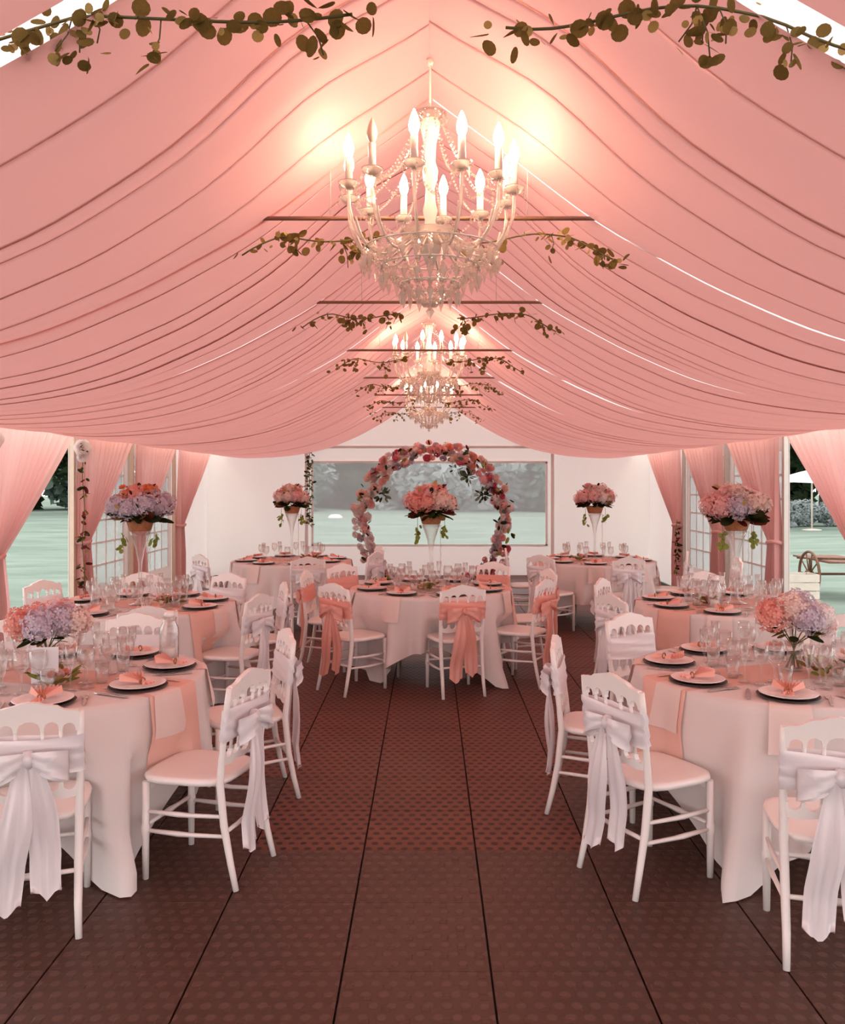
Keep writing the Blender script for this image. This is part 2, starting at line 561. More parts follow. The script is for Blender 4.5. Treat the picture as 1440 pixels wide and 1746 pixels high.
# frames: crossbar, rafters, posts
for k, y in enumerate(FR[:-1]):
    t = struct('trim_%d' % (k + 1), 'tent frame with crossbar, rafters and posts')
    if k:
        MB().tube([(-0.80, y, 2.955), (0.80, y, 2.955)], 0.010, 8).build('crossbar', M['bar'], t)
        for s in (-0.45, 0.45):
            MB().tube([(s, y, 2.955), (s, y, roofz(s) - 0.03)], 0.0015, 5).build('hanger_wire', M['alu'], t)
    for s in (-1, 1):
        MB().tube([(0, y, 3.74), (s * 4.12, y, 2.505)], 0.025, 8).build('rafter', M['alu'], t)
        MB().box(s * (W + 0.03) - 0.025, s * (W + 0.03) + 0.025, y - 0.03, y + 0.03, -0.022, 2.5).build('post', M['post'] if s < 0 else M['alu'], t)
t = struct('trim_9', 'ridge beam and eave beams of the tent')
MB().tube([(0, FR[0], 3.745), (0, END, 3.745)], 0.022, 8).build('ridge_beam', M['alu'], t)
for s in (-1, 1):
    MB().tube([(s * 4.14, FR[0], 2.5), (s * 4.14, END, 2.5)], 0.025, 8).build('eave_beam', M['alu'], t)

# end wall with a window opening
WX0, WX1, WZ0, WZ1 = -2.19, 2.21, 0.56, 2.125
wb = struct('wall_back', 'white end wall of the tent')
m = MB()
def ripple(x, z): return END + 0.012 * math.sin(x * 5.1 + z) + 0.008 * math.sin(x * 11 + 2 * z)
def sheet(x0, x1, z0, z1f, nx, nz):
    P = []
    for i in range(nz + 1):
        row = []
        for j in range(nx + 1):
            x = lerp(x0, x1, j / nx)
            z = lerp(z0, z1f(x), i / nz)
            row.append((x, ripple(x, z), z))
        P.append(row)
    return P
MB().grid(sheet(-4.20, WX0, -0.02, lambda x: 2.42, 16, 8)).build('wall_panel', M['wall'], wb)
MB().grid(sheet(WX1, 4.20, -0.02, lambda x: 2.42, 16, 8)).build('wall_panel', M['wall'], wb)
MB().grid(sheet(WX0, WX1, -0.02, lambda x: WZ0, 24, 3)).build('wall_panel', M['wall'], wb)
MB().grid(sheet(WX0, WX1, WZ1, lambda x: 2.42, 24, 2)).build('wall_panel', M['wall'], wb)
MB().grid(sheet(-4.12, 4.12, 2.40, lambda x: roofz(x) - 0.01, 40, 6)).build('gable_panel', M['wall'], wb)
MB().box(-4.1, 4.1, END - 0.035, END - 0.018, 2.385, 2.43).build('seam_strip', M['wall'], wb)
for x in (-2.3, 2.32):
    MB().box(x - 0.03, x + 0.03, END - 0.04, END - 0.02, 0, 2.40).build('seam_strip', M['wall'], wb)
w1 = struct('window_1', 'wide clear sheet window in the end wall')
MB().grid([[(lerp(WX0, WX1, j / 30), END + 0.006 * math.sin(j * 1.3 + i), lerp(WZ0, WZ1, i / 10)) for j in range(31)] for i in range(11)]).build('pane', M['pvc'], w1)
for (a, b, c, d) in ((WX0 - .02, WX1 + .02, WZ0 - .02, WZ0 + .02), (WX0 - .02, WX1 + .02, WZ1 - .02, WZ1 + .02), (WX0 - .02, WX0 + .02, WZ0, WZ1), (WX1 - .02, WX1 + .02, WZ0, WZ1)):
    MB().box(a, b, END - 0.025, END - 0.012, c, d).build('window_frame', M['wall'], w1)

# side walls: solid last bay, windowed bays, open near bays
def side_wall(name, s):
    w = struct(name, 'white side wall of the tent')
    X = s * (W + 0.08)
    P = [[(X + 0.01 * math.sin(y * 9), y, z) for y in [lerp(FR[7], END, i / 20) for i in range(21)]] for z in (-0.02, 0.8, 1.6, 2.5)]
    MB().grid(P).build('wall_panel', M['wall'], w)
    for k in (5, 6):
        for z0, z1 in ((-0.02, 0.42), (2.12, 2.5)):
            MB().box(X - 0.004, X + 0.004, FR[k], FR[k + 1], z0, z1).build('wall_panel', M['wall'], w)
        for y in (FR[k], FR[k + 1] - 0.18):
            MB().box(X - 0.004, X + 0.004, y, y + 0.18, 0.42, 2.12).build('wall_panel', M['wall'], w)
    return w
side_wall('wall_left', -1)
side_wall('wall_right', 1)
n = 2
for s in (-1, 1):
    for k in (5, 6):
        X = s * (W + 0.08)
        y0, y1 = FR[k] + 0.18, FR[k + 1] - 0.18
        w = struct('window_%d' % n, 'milky window with white glazing bars in the %s tent wall' % ('left' if s < 0 else 'right')); n += 1
        MB().box(X - 0.002, X + 0.002, y0, y1, 0.42, 2.12).build('pane', M['pvc_white'] if s > 0 else M['pvc'], w)
        for i in range(1, 6):
            z = 0.42 + 1.7 * i / 6
            MB().box(X - 0.008, X + 0.008, y0, y1, z - 0.012, z + 0.012).build('glazing_bar', M['wall'], w)
        for i in range(0, 6):
            y = lerp(y0, y1, i / 5)
            MB().box(X - 0.009, X + 0.009, y - 0.012, y + 0.012, 0.42, 2.12).build('glazing_bar', M['wall'], w)

# ------------------------------------------------------------------ curtains
def curtain_mesh(seed, length):
    """local: hangs from (0,0,2.46) to (0,length,2.46), swept to y=0 and tied at z 1.05"""
    rng = random.Random(seed)
    nu, nv = 90, 40
    folds = 11
    ph = rng.uniform(0, 6)
    P = []
    for i in range(nv + 1):
        z = lerp(2.46, 0.02, i / nv)
        if z > 1.06:
            t = (2.46 - z) / (2.46 - 1.06)
            far = lerp(length * 1.04, 0.20, t ** 1.08)
            amp = lerp(0.022, 0.05, t)
        else:
            t = (1.06 - z) / 1.06
            far = 0.20 + 0.10 * min(1, t * 2.2)
            amp = lerp(0.05, 0.045, t)
        near = 0.0
        row = []
        for j in range(nu + 1):
            u = j / nu
            y = lerp(near, far, u)
            d = amp * (math.sin(u * folds * 2 * PI + ph + 0.6 * math.sin(u * 9)) + 0.35 * math.sin(u * folds * 4.3 * PI + 2 * ph))
            row.append((d, y, z))
        P.append(row)
    return MB().grid(P).mesh('curtain', M['curtain'])
tie_me = MB().tube([(0.075 * math.cos(a), 0.10 + 0.125 * math.sin(a), 1.05 + 0.01 * math.sin(2*a)) for a in [2 * PI * i / 20 for i in range(20)]], 0.022, 8, closed=True).mesh('tie_band', M['curtain'])
pos_word = {3: 'nearest', 4: 'second', 5: 'third', 6: 'fourth', 7: 'last'}
for s in (-1, 1):
    for k in range(3, 8):
        ln = FR[k + 1] - FR[k] - 0.08 if k < 7 else FR[k + 1] - FR[k] - 0.15
        side = 'left' if s < 0 else 'right'
        lab = {3: 'pink voile curtain at the near edge of the %s side of the tent',
               4: 'pink voile curtain tied beside the open %s bay that shows the lawn',
               5: 'pink voile curtain tied at the post after the open %s bay',
               6: 'pink voile curtain, second from the white end wall on the %s side',
               7: 'pink voile curtain in the far %s corner, next to the white end wall'}[k] % side
        t = thing('curtain', lab, 'curtain', (s * (W - 0.03), FR[k] + 0.04, 0), 0, 'pink side curtains')
        inst('drape', curtain_mesh(k * 2 + (s > 0), ln), t)
        inst('tie_band', tie_me, t)

# warm light strips along the eaves, above the curtain heads
M['strip'] = glow('warm_light_strip', (1.0, 0.68, 0.42, 1), 24.0)
for s in (-1, 1):
    for k in range(3, 8):
        t = thing('light_strip', 'warm light strip under the %s eave above the %s curtain' % ('left' if s < 0 else 'right', pos_word[k]), 'light strip', (s * (W - 0.13), (FR[k] + FR[k + 1]) / 2, 2.47), 0, 'light strips along the eaves')
        h = (FR[k + 1] - FR[k]) / 2 - 0.12
        MB().tube([(0, -h, 0), (0, h, 0)], 0.009, 6).build('tube', M['strip'], t)
        for yy in (-h, h):
            MB().box(-0.015, 0.015, yy - 0.02, yy + 0.02, -0.012, 0.02).build('end_cap', M['alu'], t)
            MB().box(-0.004, s * 0.19 if s > 0 else 0.004, yy - 0.008, yy + 0.008, 0.015, 0.025).build('bracket', M['alu'], t) if s > 0 else MB().box(-0.19, 0.004, yy - 0.008, yy + 0.008, 0.015, 0.025).build('bracket', M['alu'], t)

# ------------------------------------------------------------------ generic plant pieces
def leaf_me(name, mat, l=1.0, w=0.9, n=11, cup=0.15):
    v = [(0, 0, 0)]
    for i in range(n):
        a = 2 * PI * i / n
        v.append((w / 2 * math.sin(a) , l / 2 - l / 2 * math.cos(a), cup * abs(math.sin(a)) * 0.5 * w))
    v[0] = (0, l / 2, 0)
    f = [(0, i + 1, (i + 1) % n + 1) for i in range(n)]
    return MB().add(v, f, True).mesh(name, mat)
LEAF = {k: leaf_me('leaf', M[k]) for k in ('leaf', 'leaf_pale', 'leaf_green', 'leaf_grey')}
LEAFN = {k: leaf_me('leaf', M[k], 1.0, 0.5) for k in ('leaf', 'leaf_dark', 'leaf_red', 'leaf_green', 'leaf_grey', 'leaf_pale')}

def fib_dirs(n, zmin=-1.0):
    out = []
    for i in range(n):
        z = 1 - (1 - zmin) * (i + 0.5) / n
        r = math.sqrt(max(0, 1 - z * z)); a = i * 2.399963
        out.append(Vector((r * math.cos(a), r * math.sin(a), z)))
    return out
def hydrangea(mat, nf=84, seed=1):
    """unit-radius ball of four-petalled florets"""
    rng = random.Random(seed)
    m = MB()
    m.lathe([(0.001, 0.74), (0.45, 0.58), (0.70, 0.18), (0.66, -0.3), (0.36, -0.6), (0.001, -0.66)], 8)
    for d in fib_dirs(nf, -0.75):
        q = d.to_track_quat('Z', 'Y').to_matrix().to_4x4()
        T = Matrix.Translation(d * rng.uniform(0.74, 1.06)) @ q @ Matrix.Rotation(rng.uniform(0, 6), 4, 'Z') @ Matrix.Rotation(rng.uniform(-.6, .6), 4, 'X') @ Matrix.Rotation(rng.uniform(-.6, .6), 4, 'Y')
        s = rng.uniform(0.19, 0.27)
        for i in range(4):
            a = i * PI / 2
            c, sn = math.cos(a), math.sin(a)
            def rr(x, y, z): return (x * c - y * sn, x * sn + y * c, z)
            m.add([rr(0, 0, 0), rr(s * .6, -s * .42, s * .25), rr(s * 1.05, 0, s * .12), rr(s * .6, s * .42, s * .25)], [(0, 1, 2, 3)], True, T)
    return m.mesh('hydrangea_head', mat)
def rose(mat, seed=1):
    """unit-radius open rose, facing +z"""
    m = MB()
    rng = random.Random(seed)
    for ring, (n_, r0, r1, z0, z1) in enumerate(((6, 0.25, 1.0, -0.35, 0.15), (5, 0.2, 0.78, -0.3, 0.38), (4, 0.12, 0.5, -0.2, 0.5), (3, 0.05, 0.25, -0.1, 0.52))):
        for i in range(n_):
            a0 = 2 * PI * (i + ring * 0.37) / n_
            sp = 2 * PI / n_ * 0.72
            P = []
            for v in range(3):
                row = []
                for u in range(4):
                    a = a0 + (u / 3 - 0.5) * sp * 1.4
                    t = v / 2
                    r = lerp(r0, r1, t ** 0.7) * (1 - 0.12 * abs(u / 3 - .5) * 2 * t)
                    row.append((r * math.cos(a), r * math.sin(a), lerp(z0, z1, t) + rng.uniform(-.04, .04)))
                P.append(row)
            m.grid(P)
    return m.mesh('rose', mat)
HYD = {k: hydrangea(v, 84, i) for i, (k, v) in enumerate(FL.items())}
ROSE = {k: rose(v, i) for i, (k, v) in enumerate(FL.items())}

def face_rot(d, spin=0.0):
    return (Vector(d).to_track_quat('Z', 'Y') @ Matrix.Rotation(spin, 3, 'Z').to_quaternion()).to_euler()
def leaf_rot(d, spin=0.0):
    """leaf length axis (+y) along d"""
    return (Vector(d).to_track_quat('Y', 'Z') @ Matrix.Rotation(spin, 3, 'Y').to_quaternion()).to_euler()

# ------------------------------------------------------------------ eucalyptus garlands on the crossbars
ordw = {1: 'nearest', 2: 'second', 3: 'third', 4: 'fourth', 5: 'fifth', 6: 'sixth', 7: 'farthest'}
def garland(k, s):
    rng = random.Random(k * 10 + s)
    y = FR[k]
    x0, x1 = (0.19, 0.85) if k > 1 else (0.19, 1.12)
    t = thing('eucalyptus_garland', 'olive eucalyptus garland on the %s half of the %s ceiling crossbar' % ('left' if s < 0 else 'right', ordw[k]),
              'garland', (s * (x0 + x1) / 2, y, 2.93), 0, 'eucalyptus garlands under the ceiling')
    ox, oz = s * (x0 + x1) / 2, 2.93
    pts = []
    nst = 16
    for i in range(nst + 1):
        u = i / nst
        pts.append((s * lerp(x0, x1, u) - ox, 0.02 * math.sin(u * 9 + k), -0.035 - 0.02 * math.sin(u * 7 + s) - (0.03 if k > 1 else 0.0) - 0.16 * max(0, u - 0.72) * 2))
    MB().tube(pts, 0.004, 5).build('stem', M['stem'], t)
    nl = int((105 if k == 1 else 85) * (x1 - x0) / 0.75)
    joined = {'leaf': MB(), 'leaf_pale': MB()}
    # hanging sprigs
    anchors = []
    for i in range(nst + 1):
        anchors.append((Vector(pts[i]), 0.05))
    for j in range(5 if k == 1 else 4):
        a = Vector(pts[rng.randint(1, nst - 1)])
        L = rng.uniform(0.06, 0.13)
        tip = a + Vector((rng.uniform(-.05, .05), rng.uniform(-.02, .02), -L))
        MB().tube([a, (a + tip) / 2 + Vector((0.01, 0, 0)), tip], 0.002, 4).build('sprig', M['stem'], t)
        for u in (0.35, 0.6, 0.8, 1.0):
            anchors.append((a.lerp(tip, u), 0.02)); anchors.append((a.lerp(tip, u), 0.02))
    for i in range(nl):
        a, sp = anchors[rng.randrange(nst + 1)] if rng.random() < 0.6 else anchors[rng.randrange(len(anchors))]
        p = a + Vector((rng.uniform(-sp, sp), rng.uniform(-.03, .03), rng.uniform(-.03, .02)))
        d = Vector((rng.uniform(-1, 1), rng.uniform(-.6, .6), rng.uniform(-1.0, 0.35)))
        sz = rng.uniform(0.026, 0.05)
        key = 'leaf' if rng.random() < 0.72 else 'leaf_pale'
        if key == 'leaf_pale': sz *= 0.62
        me = LEAF[key] if rng.random() < 0.75 else LEAFN[key]
        rot = leaf_rot(d, rng.uniform(0, 6))
        if k <= 4:
            inst('leaf', me, t, p, rot, sz)
        else:
            T = Matrix.Translation(p) @ rot.to_matrix().to_4x4() @ Matrix.Scale(sz, 4)
            joined[key].add([v.co for v in me.vertices], [tuple(q.vertices) for q in me.polygons], True, T)
    for key, mb in joined.items():
        if mb.f:
            tag(mb.build('foliage', M[key], t), None, None, None, 'stuff')
for k in range(1, 8):
    for s in (-1, 1):
        garland(k, s)

# ------------------------------------------------------------------ chandeliers
def chandelier():
    t = thing('chandelier', 'x', 'chandelier', (0, 0, 0), 0, 'crystal chandeliers along the ridge')
    MB().tube([(0, 0, 0.60), (0, 0, 1.07)], 0.005, 6).build('chain', M['ivory'], t)
    MB().lathe([(0.001, 0.80), (0.012, 0.803), (0.018, 0.83), (0.001, 0.835)], 12).build('ceiling_rose', M['ivory'], t)
    MB().lathe([(0.001, -0.10), (0.02, -0.09), (0.03, -0.06), (0.045, -0.03), (0.05, 0.0), (0.045, 0.04), (0.028, 0.07), (0.024, 0.11), (0.034, 0.15), (0.024, 0.19),
                (0.020, 0.25), (0.032, 0.29), (0.036, 0.33), (0.024, 0.37), (0.028, 0.45), (0.042, 0.51), (0.046, 0.54), (0.030, 0.57), (0.012, 0.60), (0.001, 0.61)], 14).build('column', M['ivory'], t)
    MB().lathe([(0.05, -0.01), (0.09, 0.02), (0.13, 0.05), (0.135, 0.052), (0.09, 0.03), (0.05, 0.0)], 20).build('glass_bowl', M['crystal'], t)
    cr = MB().lathe([(0.03, 0.55), (0.05, 0.57), (0.075, 0.585), (0.05, 0.575), (0.03, 0.56)], 16).build('crown', M['crystal'], t)
    pend = MB().octa((0, 0, -0.022), 0.008, 0.012, 0.024).octa((0, 0, -0.004), 0.004).mesh('crystal_drop', M['crystal'])
    for i in range(10):
        a = 2 * PI * i / 10
        inst('crystal_drop', pend, cr, (0.072 * math.cos(a), 0.072 * math.sin(a), 0.582))
    prof_arm = [(0.045, 0.03), (0.10, 0.035), (0.15, 0.0), (0.21, -0.035), (0.28, -0.03), (0.335, 0.02), (0.365, 0.09), (0.375, 0.15), (0.375, 0.205)]
    fine = []
    for i in range(25):
        u = i / 24 * (len(prof_arm) - 1)
        fine.append((smooth_interp([(j, p[0]) for j, p in enumerate(prof_arm)], u), 0, smooth_interp([(j, p[1]) for j, p in enumerate(prof_arm)], u)))
    arm_me = MB().tube(fine, 0.0085, 7).mesh('arm', M['crystal'])
    arm2_me = MB().tube([(x * 0.93, 0, z - 0.022) for x, y, z in fine[3:20]], 0.005, 6).mesh('arm_tube', M['ivory'])
    pan_me = MB().lathe([(0.008, 0.0), (0.03, 0.004), (0.045, 0.018), (0.048, 0.028), (0.044, 0.022), (0.028, 0.010), (0.008, 0.008)], 14).mesh('drip_pan', M['crystal'])
    candle_me = MB().lathe([(0.001, 0.0), (0.017, 0.0), (0.016, 0.125), (0.001, 0.126)], 10).mesh('candle_sleeve', M['ivory'])
    bp = [(0.001, 0.0), (0.011, 0.004), (0.020, 0.022), (0.0235, 0.042), (0.019, 0.066), (0.011, 0.088), (0.004, 0.104), (0.0005, 0.109)]
    bulb_me = MB().lathe(bp, 8).mesh('bulb', M['bulb'])
    off_me = MB().lathe(bp, 8).mesh('bulb', M['bulb_off'])
    N = 12
    for i in range(N):
        a = R(200 + 30 * i)
        arm = inst('arm', arm_me, t, (0, 0, 0), (0, 0, a))
        inst('arm_tube', arm2_me, arm)
        inst('drip_pan', pan_me, arm, (0.375, 0, 0.205))
        inst('candle_sleeve', candle_me, arm, (0.375, 0, 0.213))
        b = inst('bulb', off_me if i == 1 else bulb_me, arm, (0.375, 0, 0.337))
        for j in range(4):
            q = 2 * PI * j / 4 + .4
            inst('crystal_drop', pend, arm, (0.375 + 0.046 * math.cos(q), 0.046 * math.sin(q), 0.226))
        inst('crystal_drop', pend, arm, (0.28, 0, -0.04), (0, 0, 0), 1.5)
        inst('crystal_drop', pend, arm, (0.21, 0, -0.045), (0, 0, 0), 1.3)
    # bead strands: crown to pans, swags between pans
    mb = MB()
    for j in range(30):
        u = j / 29
        mb.octa((lerp(0.05, 0.345, u), 0, lerp(0.56, 0.21, u) - 0.09 * math.sin(PI * u)), 0.0075)
    st = mb.mesh('bead_strand', M['crystal'])
    mb = MB()
    a1 = R(30)
    p0 = Vector((0.355, 0, 0.21)); p1 = Vector((0.355 * math.cos(a1), 0.355 * math.sin(a1), 0.21))
    for j in range(17):
        u = j / 16
        p = p0.lerp(p1, u)
        mb.octa((p.x * (1 - .12 * math.sin(PI * u)), p.y * (1 - .12 * math.sin(PI * u)), p.z - 0.085 * math.sin(PI * u)), 0.0085)
    sw = mb.mesh('bead_strand', M['crystal'])
    for i in range(N):
        inst('bead_strand', st, t, (0, 0, 0), (0, 0, R(200 + 30 * i)))
        inst('bead_strand', sw, t, (0, 0, 0), (0, 0, R(200 + 30 * i)))
    # lower basket of crystal strands on rings
    for r_, z_, nn, sc_ in ((0.305, -0.035, 32, 2.1), (0.22, -0.105, 24, 2.1), (0.13, -0.18, 16, 2.1)):
        MB().tube([(r_ * math.cos(2 * PI * i / 32), r_ * math.sin(2 * PI * i / 32), z_) for i in range(32)], 0.004, 5, closed=True).build('ring', M['ivory'], t)
        for i in range(nn):
            a = 2 * PI * i / nn
            inst('crystal_drop', pend, t, (r_ * math.cos(a), r_ * math.sin(a), z_ - 0.004), (0, 0, a), sc_)
    mb = MB()
    for j in range(17):
        u = j / 16
        mb.octa((lerp(0.30, 0.03, u) + 0.02 * math.sin(PI * u), 0, lerp(-0.04, -0.27, u ** 1.15)), 0.009, 0.012)
    bs = mb.mesh('crystal_strand', M['crystal'])
    for i in range(24):
        inst('crystal_strand', bs, t, (0, 0, 0), (0, 0, 2 * PI * i / 24))
    MB().octa((0, 0, -0.30), 0.02, 0.025, 0.035).build('finial', M['crystal'], t)
    return t
ch = chandelier()
ch.location = (0.005, 3.50, 2.735)
ch.scale = (0.925,) * 3
ch['label'] = 'large crystal chandelier with candle bulbs, the nearest of the three'
for y, lab in ((8.4, 'crystal chandelier hanging above the central table, the middle of the three'), (12.4, 'crystal chandelier nearest the end wall, the farthest and smallest of three')):
    c2 = copy_tree(ch)
    c2.location = (0.0, y, 2.79)
    c2['label'] = lab

# ------------------------------------------------------------------ flower arch
AY = 13.35
AR, AZ = 1.115, 1.13
arch = thing('flower_arch', 'round arch covered in pink, white and lilac flowers before the end wall', 'flower arch', (0.065, AY, 0))
MB().tube([(AR * math.cos(2 * PI * i / 64), 0, AZ + AR * math.sin(2 * PI * i / 64)) for i in range(64)], 0.022, 8, closed=True).build('hoop', M['paint'], arch)
for s in (-1, 1):
    MB().box(s * 0.35 - 0.03, s * 0.35 + 0.03, -0.25, 0.25, 0.0, 0.06).build('foot', M['paint'], arch)
rng = random.Random(21)
seq = ['pink', 'blush', 'rose', 'white', 'pink', 'lilac', 'blush', 'white', 'blush', 'pink']
nfl = 250
for i in range(nfl):
    a = R(-62) + (R(304)) * i / (nfl - 1)
    low = max(0.0, -math.sin(a))
    r_ = AR + rng.uniform(-0.12, 0.14)
    key = rng.choice(seq)
    if a > R(150) and rng.random() < 0.6: key = rng.choice(['white', 'white', 'blush'])
    if R(45) < a < R(140) and rng.random() < .35: key = rng.choice(['rose', 'coral', 'pink', 'lilac'])
    sz = rng.uniform(0.045, 0.082) * (1 - 0.2 * low)
    yy = rng.uniform(-0.10, 0.02)
    d = (0.5 * math.cos(a) + rng.uniform(-.4, .4), -1, 0.5 * math.sin(a) + rng.uniform(-.4, .4))
    me = HYD[key] if rng.random() < 0.25 else ROSE[key]
    inst('hydrangea_head' if me is HYD[key] else 'rose', me, arch, (r_ * math.cos(a), yy, AZ + r_ * math.sin(a)), face_rot(d, rng.uniform(0, 6)), sz)
for i in range(170):
    a = rng.uniform(R(-60), R(240))
    r_ = AR + rng.uniform(-0.13, 0.14)
    key = rng.choice(['leaf_grey', 'leaf_dark', 'leaf_dark', 'leaf_red', 'leaf_green'])
    d = (rng.uniform(-1, 1), rng.uniform(-1, 0), rng.uniform(-1, 1))
    inst('leaf', LEAFN[key], arch, (r_ * math.cos(a), rng.uniform(-.12, 0), AZ + r_ * math.sin(a)), leaf_rot(d, rng.uniform(0, 6)), rng.uniform(0.07, 0.12))
for a, n_ in ((152, 30), (28, 34), (52, 26), (66, 16)):        # leafy sprays inside the hoop
    c0 = Vector(((AR - 0.22) * math.cos(R(a)), -0.05, AZ + (AR - 0.22) * math.sin(R(a))))
    for i in range(n_):
        d = Vector((rng.gauss(0, 1), rng.gauss(0, .5), rng.gauss(0, 1))).normalized()
        inst('leaf', LEAFN[rng.choice(['leaf_grey', 'leaf_grey', 'leaf_dark'])], arch, c0 + d * rng.uniform(0.0, 0.09), leaf_rot(d, rng.uniform(0, 6)), rng.uniform(0.06, 0.10))

# ------------------------------------------------------------------ chair
def back_y(z): return -0.195 - 0.12 * (z - 0.45)
def arcs(xs_, spring, rise, seg=5):
    """lower outline of an arcade, left to right: list of (x,z)"""
    out = []
    for (a, b) in xs_:
        c, h = (a + b) / 2, (b - a) / 2
        out.append((a, spring))
        for i in range(seg + 1):
            q = PI - PI * i / seg
            out.append((c + h * math.cos(q), spring + rise * math.sin(q) + 0.012))
        out.append((b, spring))
    return out
def chair(coral):
    t = thing('chair', 'x', 'chair')
    wood = M['paint']; sat = M['coral_satin'] if coral else M['satin']
    # seat: rounded trapezoid with soft edge
    ring = []
    for i in range(28):
        a = 2 * PI * i / 28
        c, s = math.cos(a), math.sin(a)
        k = (abs(c) ** 4 + abs(s) ** 4) ** -0.25
        x, y = 0.20 * k * c, 0.205 * k * s
        ring.append((x * (1 + 0.16 * (y / 0.2) * 0.5), y))
    m = MB()
    P = [[(x * sc, y * sc, z) for x, y in ring] for sc, z in ((0.90, 0.425), (0.99, 0.432), (1.02, 0.445), (0.99, 0.458), (0.90, 0.461), (0.5, 0.455), (0.05, 0.453))]
    m.grid(P, True, True)
    m.f.append(tuple(len(m.v) - 28 + i for i in range(28))); m.sm.append(False)
    m.f.append(tuple(reversed(range(28)))); m.sm.append(False)
    m.build('seat', wood, t)
    for s in (-1, 1):
        # rear leg and post in one sabre-shaped piece
        pts = [(s * 0.178, -0.275, 0), (s * 0.174, -0.245, 0.12), (s * 0.174, -0.215, 0.27), (s * 0.176, -0.197, 0.45), (s * 0.178, back_y(0.54), 0.54), (s * 0.180, back_y(0.56), 0.565), (s * 0.182, back_y(0.7), 0.7), (s * 0.184, back_y(0.80), 0.80), (s * 0.184, back_y(0.865), 0.868)]
        MB().tube(pts, [0.013, 0.015, 0.017, 0.017, 0.016, 0.0145, 0.0145, 0.0145, 0.012], 8).build('rear_leg', wood, t)
        MB().tube([(s * 0.185, 0.165, 0), (s * 0.185, 0.165, 0.19), (s * 0.185, 0.165, 0.20), (s * 0.185, 0.165, 0.235), (s * 0.185, 0.165, 0.245), (s * 0.183, 0.163, 0.43)],
                  [0.014, 0.0165, 0.020, 0.020, 0.0165, 0.017], 8).build('front_leg', wood, t)
        for z in (0.215, 0.30):
            MB().tube([(s * 0.176, -0.215, z + 0.01), (s * 0.18, -0.05, z), (s * 0.184, 0.0, z), (s * 0.185, 0.165, z)], [0.008, 0.010, 0.012, 0.008], 6).build('stretcher', wood, t)
    MB().tube([(-0.185, 0.165, 0.235), (-0.06, 0.165, 0.235), (0, 0.165, 0.235), (0.06, 0.165, 0.235), (0.185, 0.165, 0.235)], [0.009, 0.010, 0.014, 0.010, 0.009], 6).build('stretcher', wood, t)
    MB().tube([(-0.176, -0.218, 0.24), (-0.06, -0.22, 0.24), (0, -0.22, 0.24), (0.06, -0.22, 0.24), (0.176, -0.218, 0.24)], [0.009, 0.010, 0.014, 0.010, 0.009], 6).build('stretcher', wood, t)
    # apron
    MB().prism([(-0.17, 0.395), (0.17, 0.395), (0.17, 0.43), (-0.17, 0.43)], 0.150, 0.168).build('apron', wood, t)
    # crest rail with arcade
    ed = [-0.172, -0.112, -0.047, 0.047, 0.112, 0.172]
    g = 0.007
    xs_ = [(ed[i] + g, ed[i + 1] - g) for i in range(5)]
    lower = []
    for i, (a, b) in enumerate(xs_):
        rise = (b - a) / 2 * (0.9 if i != 2 else 0.75)
        lower += arcs([(a, b)], 0.792 + (0.006 if i in (1, 2, 3) else 0), rise)
    top = [(0.186, 0.855), (0.172, 0.872), (0.14, 0.874), (0.12, 0.880), (0.10, 0.893), (0.075, 0.899), (0.055, 0.902), (0.03, 0.911), (0, 0.915)]
    top = top + [(-x, z) for x, z in reversed(top[:-1])]
    out = [(-0.186, 0.792)] + lower + [(0.186, 0.792)] + top
    MB().prism(out, -0.012, 0.012, back_y).build('crest_rail', wood, t)
    # lower rail, inverted arcade
    low2 = []
    for i, (a, b) in enumerate(xs_):
        rise = (b - a) / 2 * 0.8
        low2 += [(x, 2 * 0.575 - z + 0.012) for x, z in arcs([(a, b)], 0.575, rise)]
    bot = [(0.178, 0.53), (0.12, 0.522), (0.06, 0.530), (0.0, 0.518), (-0.06, 0.530), (-0.12, 0.522), (-0.178, 0.53)]
    MB().prism([(-0.178, 0.58)] + low2 + [(0.178, 0.58)] + bot, -0.011, 0.011, back_y).build('lower_rail', wood, t)
    for x in ed[1:-1]:
        MB().tube([(x, back_y(0.57), 0.57), (x, back_y(0.63), 0.63), (x, back_y(0.69), 0.69), (x, back_y(0.75), 0.75), (x, back_y(0.80), 0.80)], [0.007, 0.0085, 0.0065, 0.0085, 0.007], 6).build('spindle', wood, t)
    MB().prism([(-0.176, 0.675), (0.176, 0.675), (0.176, 0.70), (-0.176, 0.70)], -0.009, 0.009, back_y).build('middle_rail', wood, t)
    # sash
    m = MB()
    P = []
    nr = 9
    loop = []
    for i in range(41):
        a = 2 * PI * i / 40
        c, s = math.cos(a), math.sin(a)
        k = (abs(c) ** 6 + abs(s) ** 6) ** (-1 / 6)
        loop.append((0.197 * k * c, 0.024 * k * s, i))
    for r_ in range(nr):
        z = lerp(0.635, 0.775, r_ / (nr - 1))
        P.append([(x * (1 + 0.012 * math.sin(r_ * 1.9 + i * .2)), y + back_y(z) + 0.005 * math.sin(r_ * 2.1 + i * 0.35) * (1 if y < 0 else .6), z + 0.006 * math.sin(i * 0.5 + r_)) for x, y, i in loop])
    m.grid(P)
    sash = m.build('sash', sat, t)
    yb = back_y(0.70) - 0.03
    MB().lathe([(0.001, -0.035), (0.018, -0.03), (0.028, -0.008), (0.026, 0.014), (0.016, 0.032), (0.001, 0.036)], 10).build('knot', sat, sash, (0, yb - 0.012, 0.70))
    rg = random.Random(5 + coral)
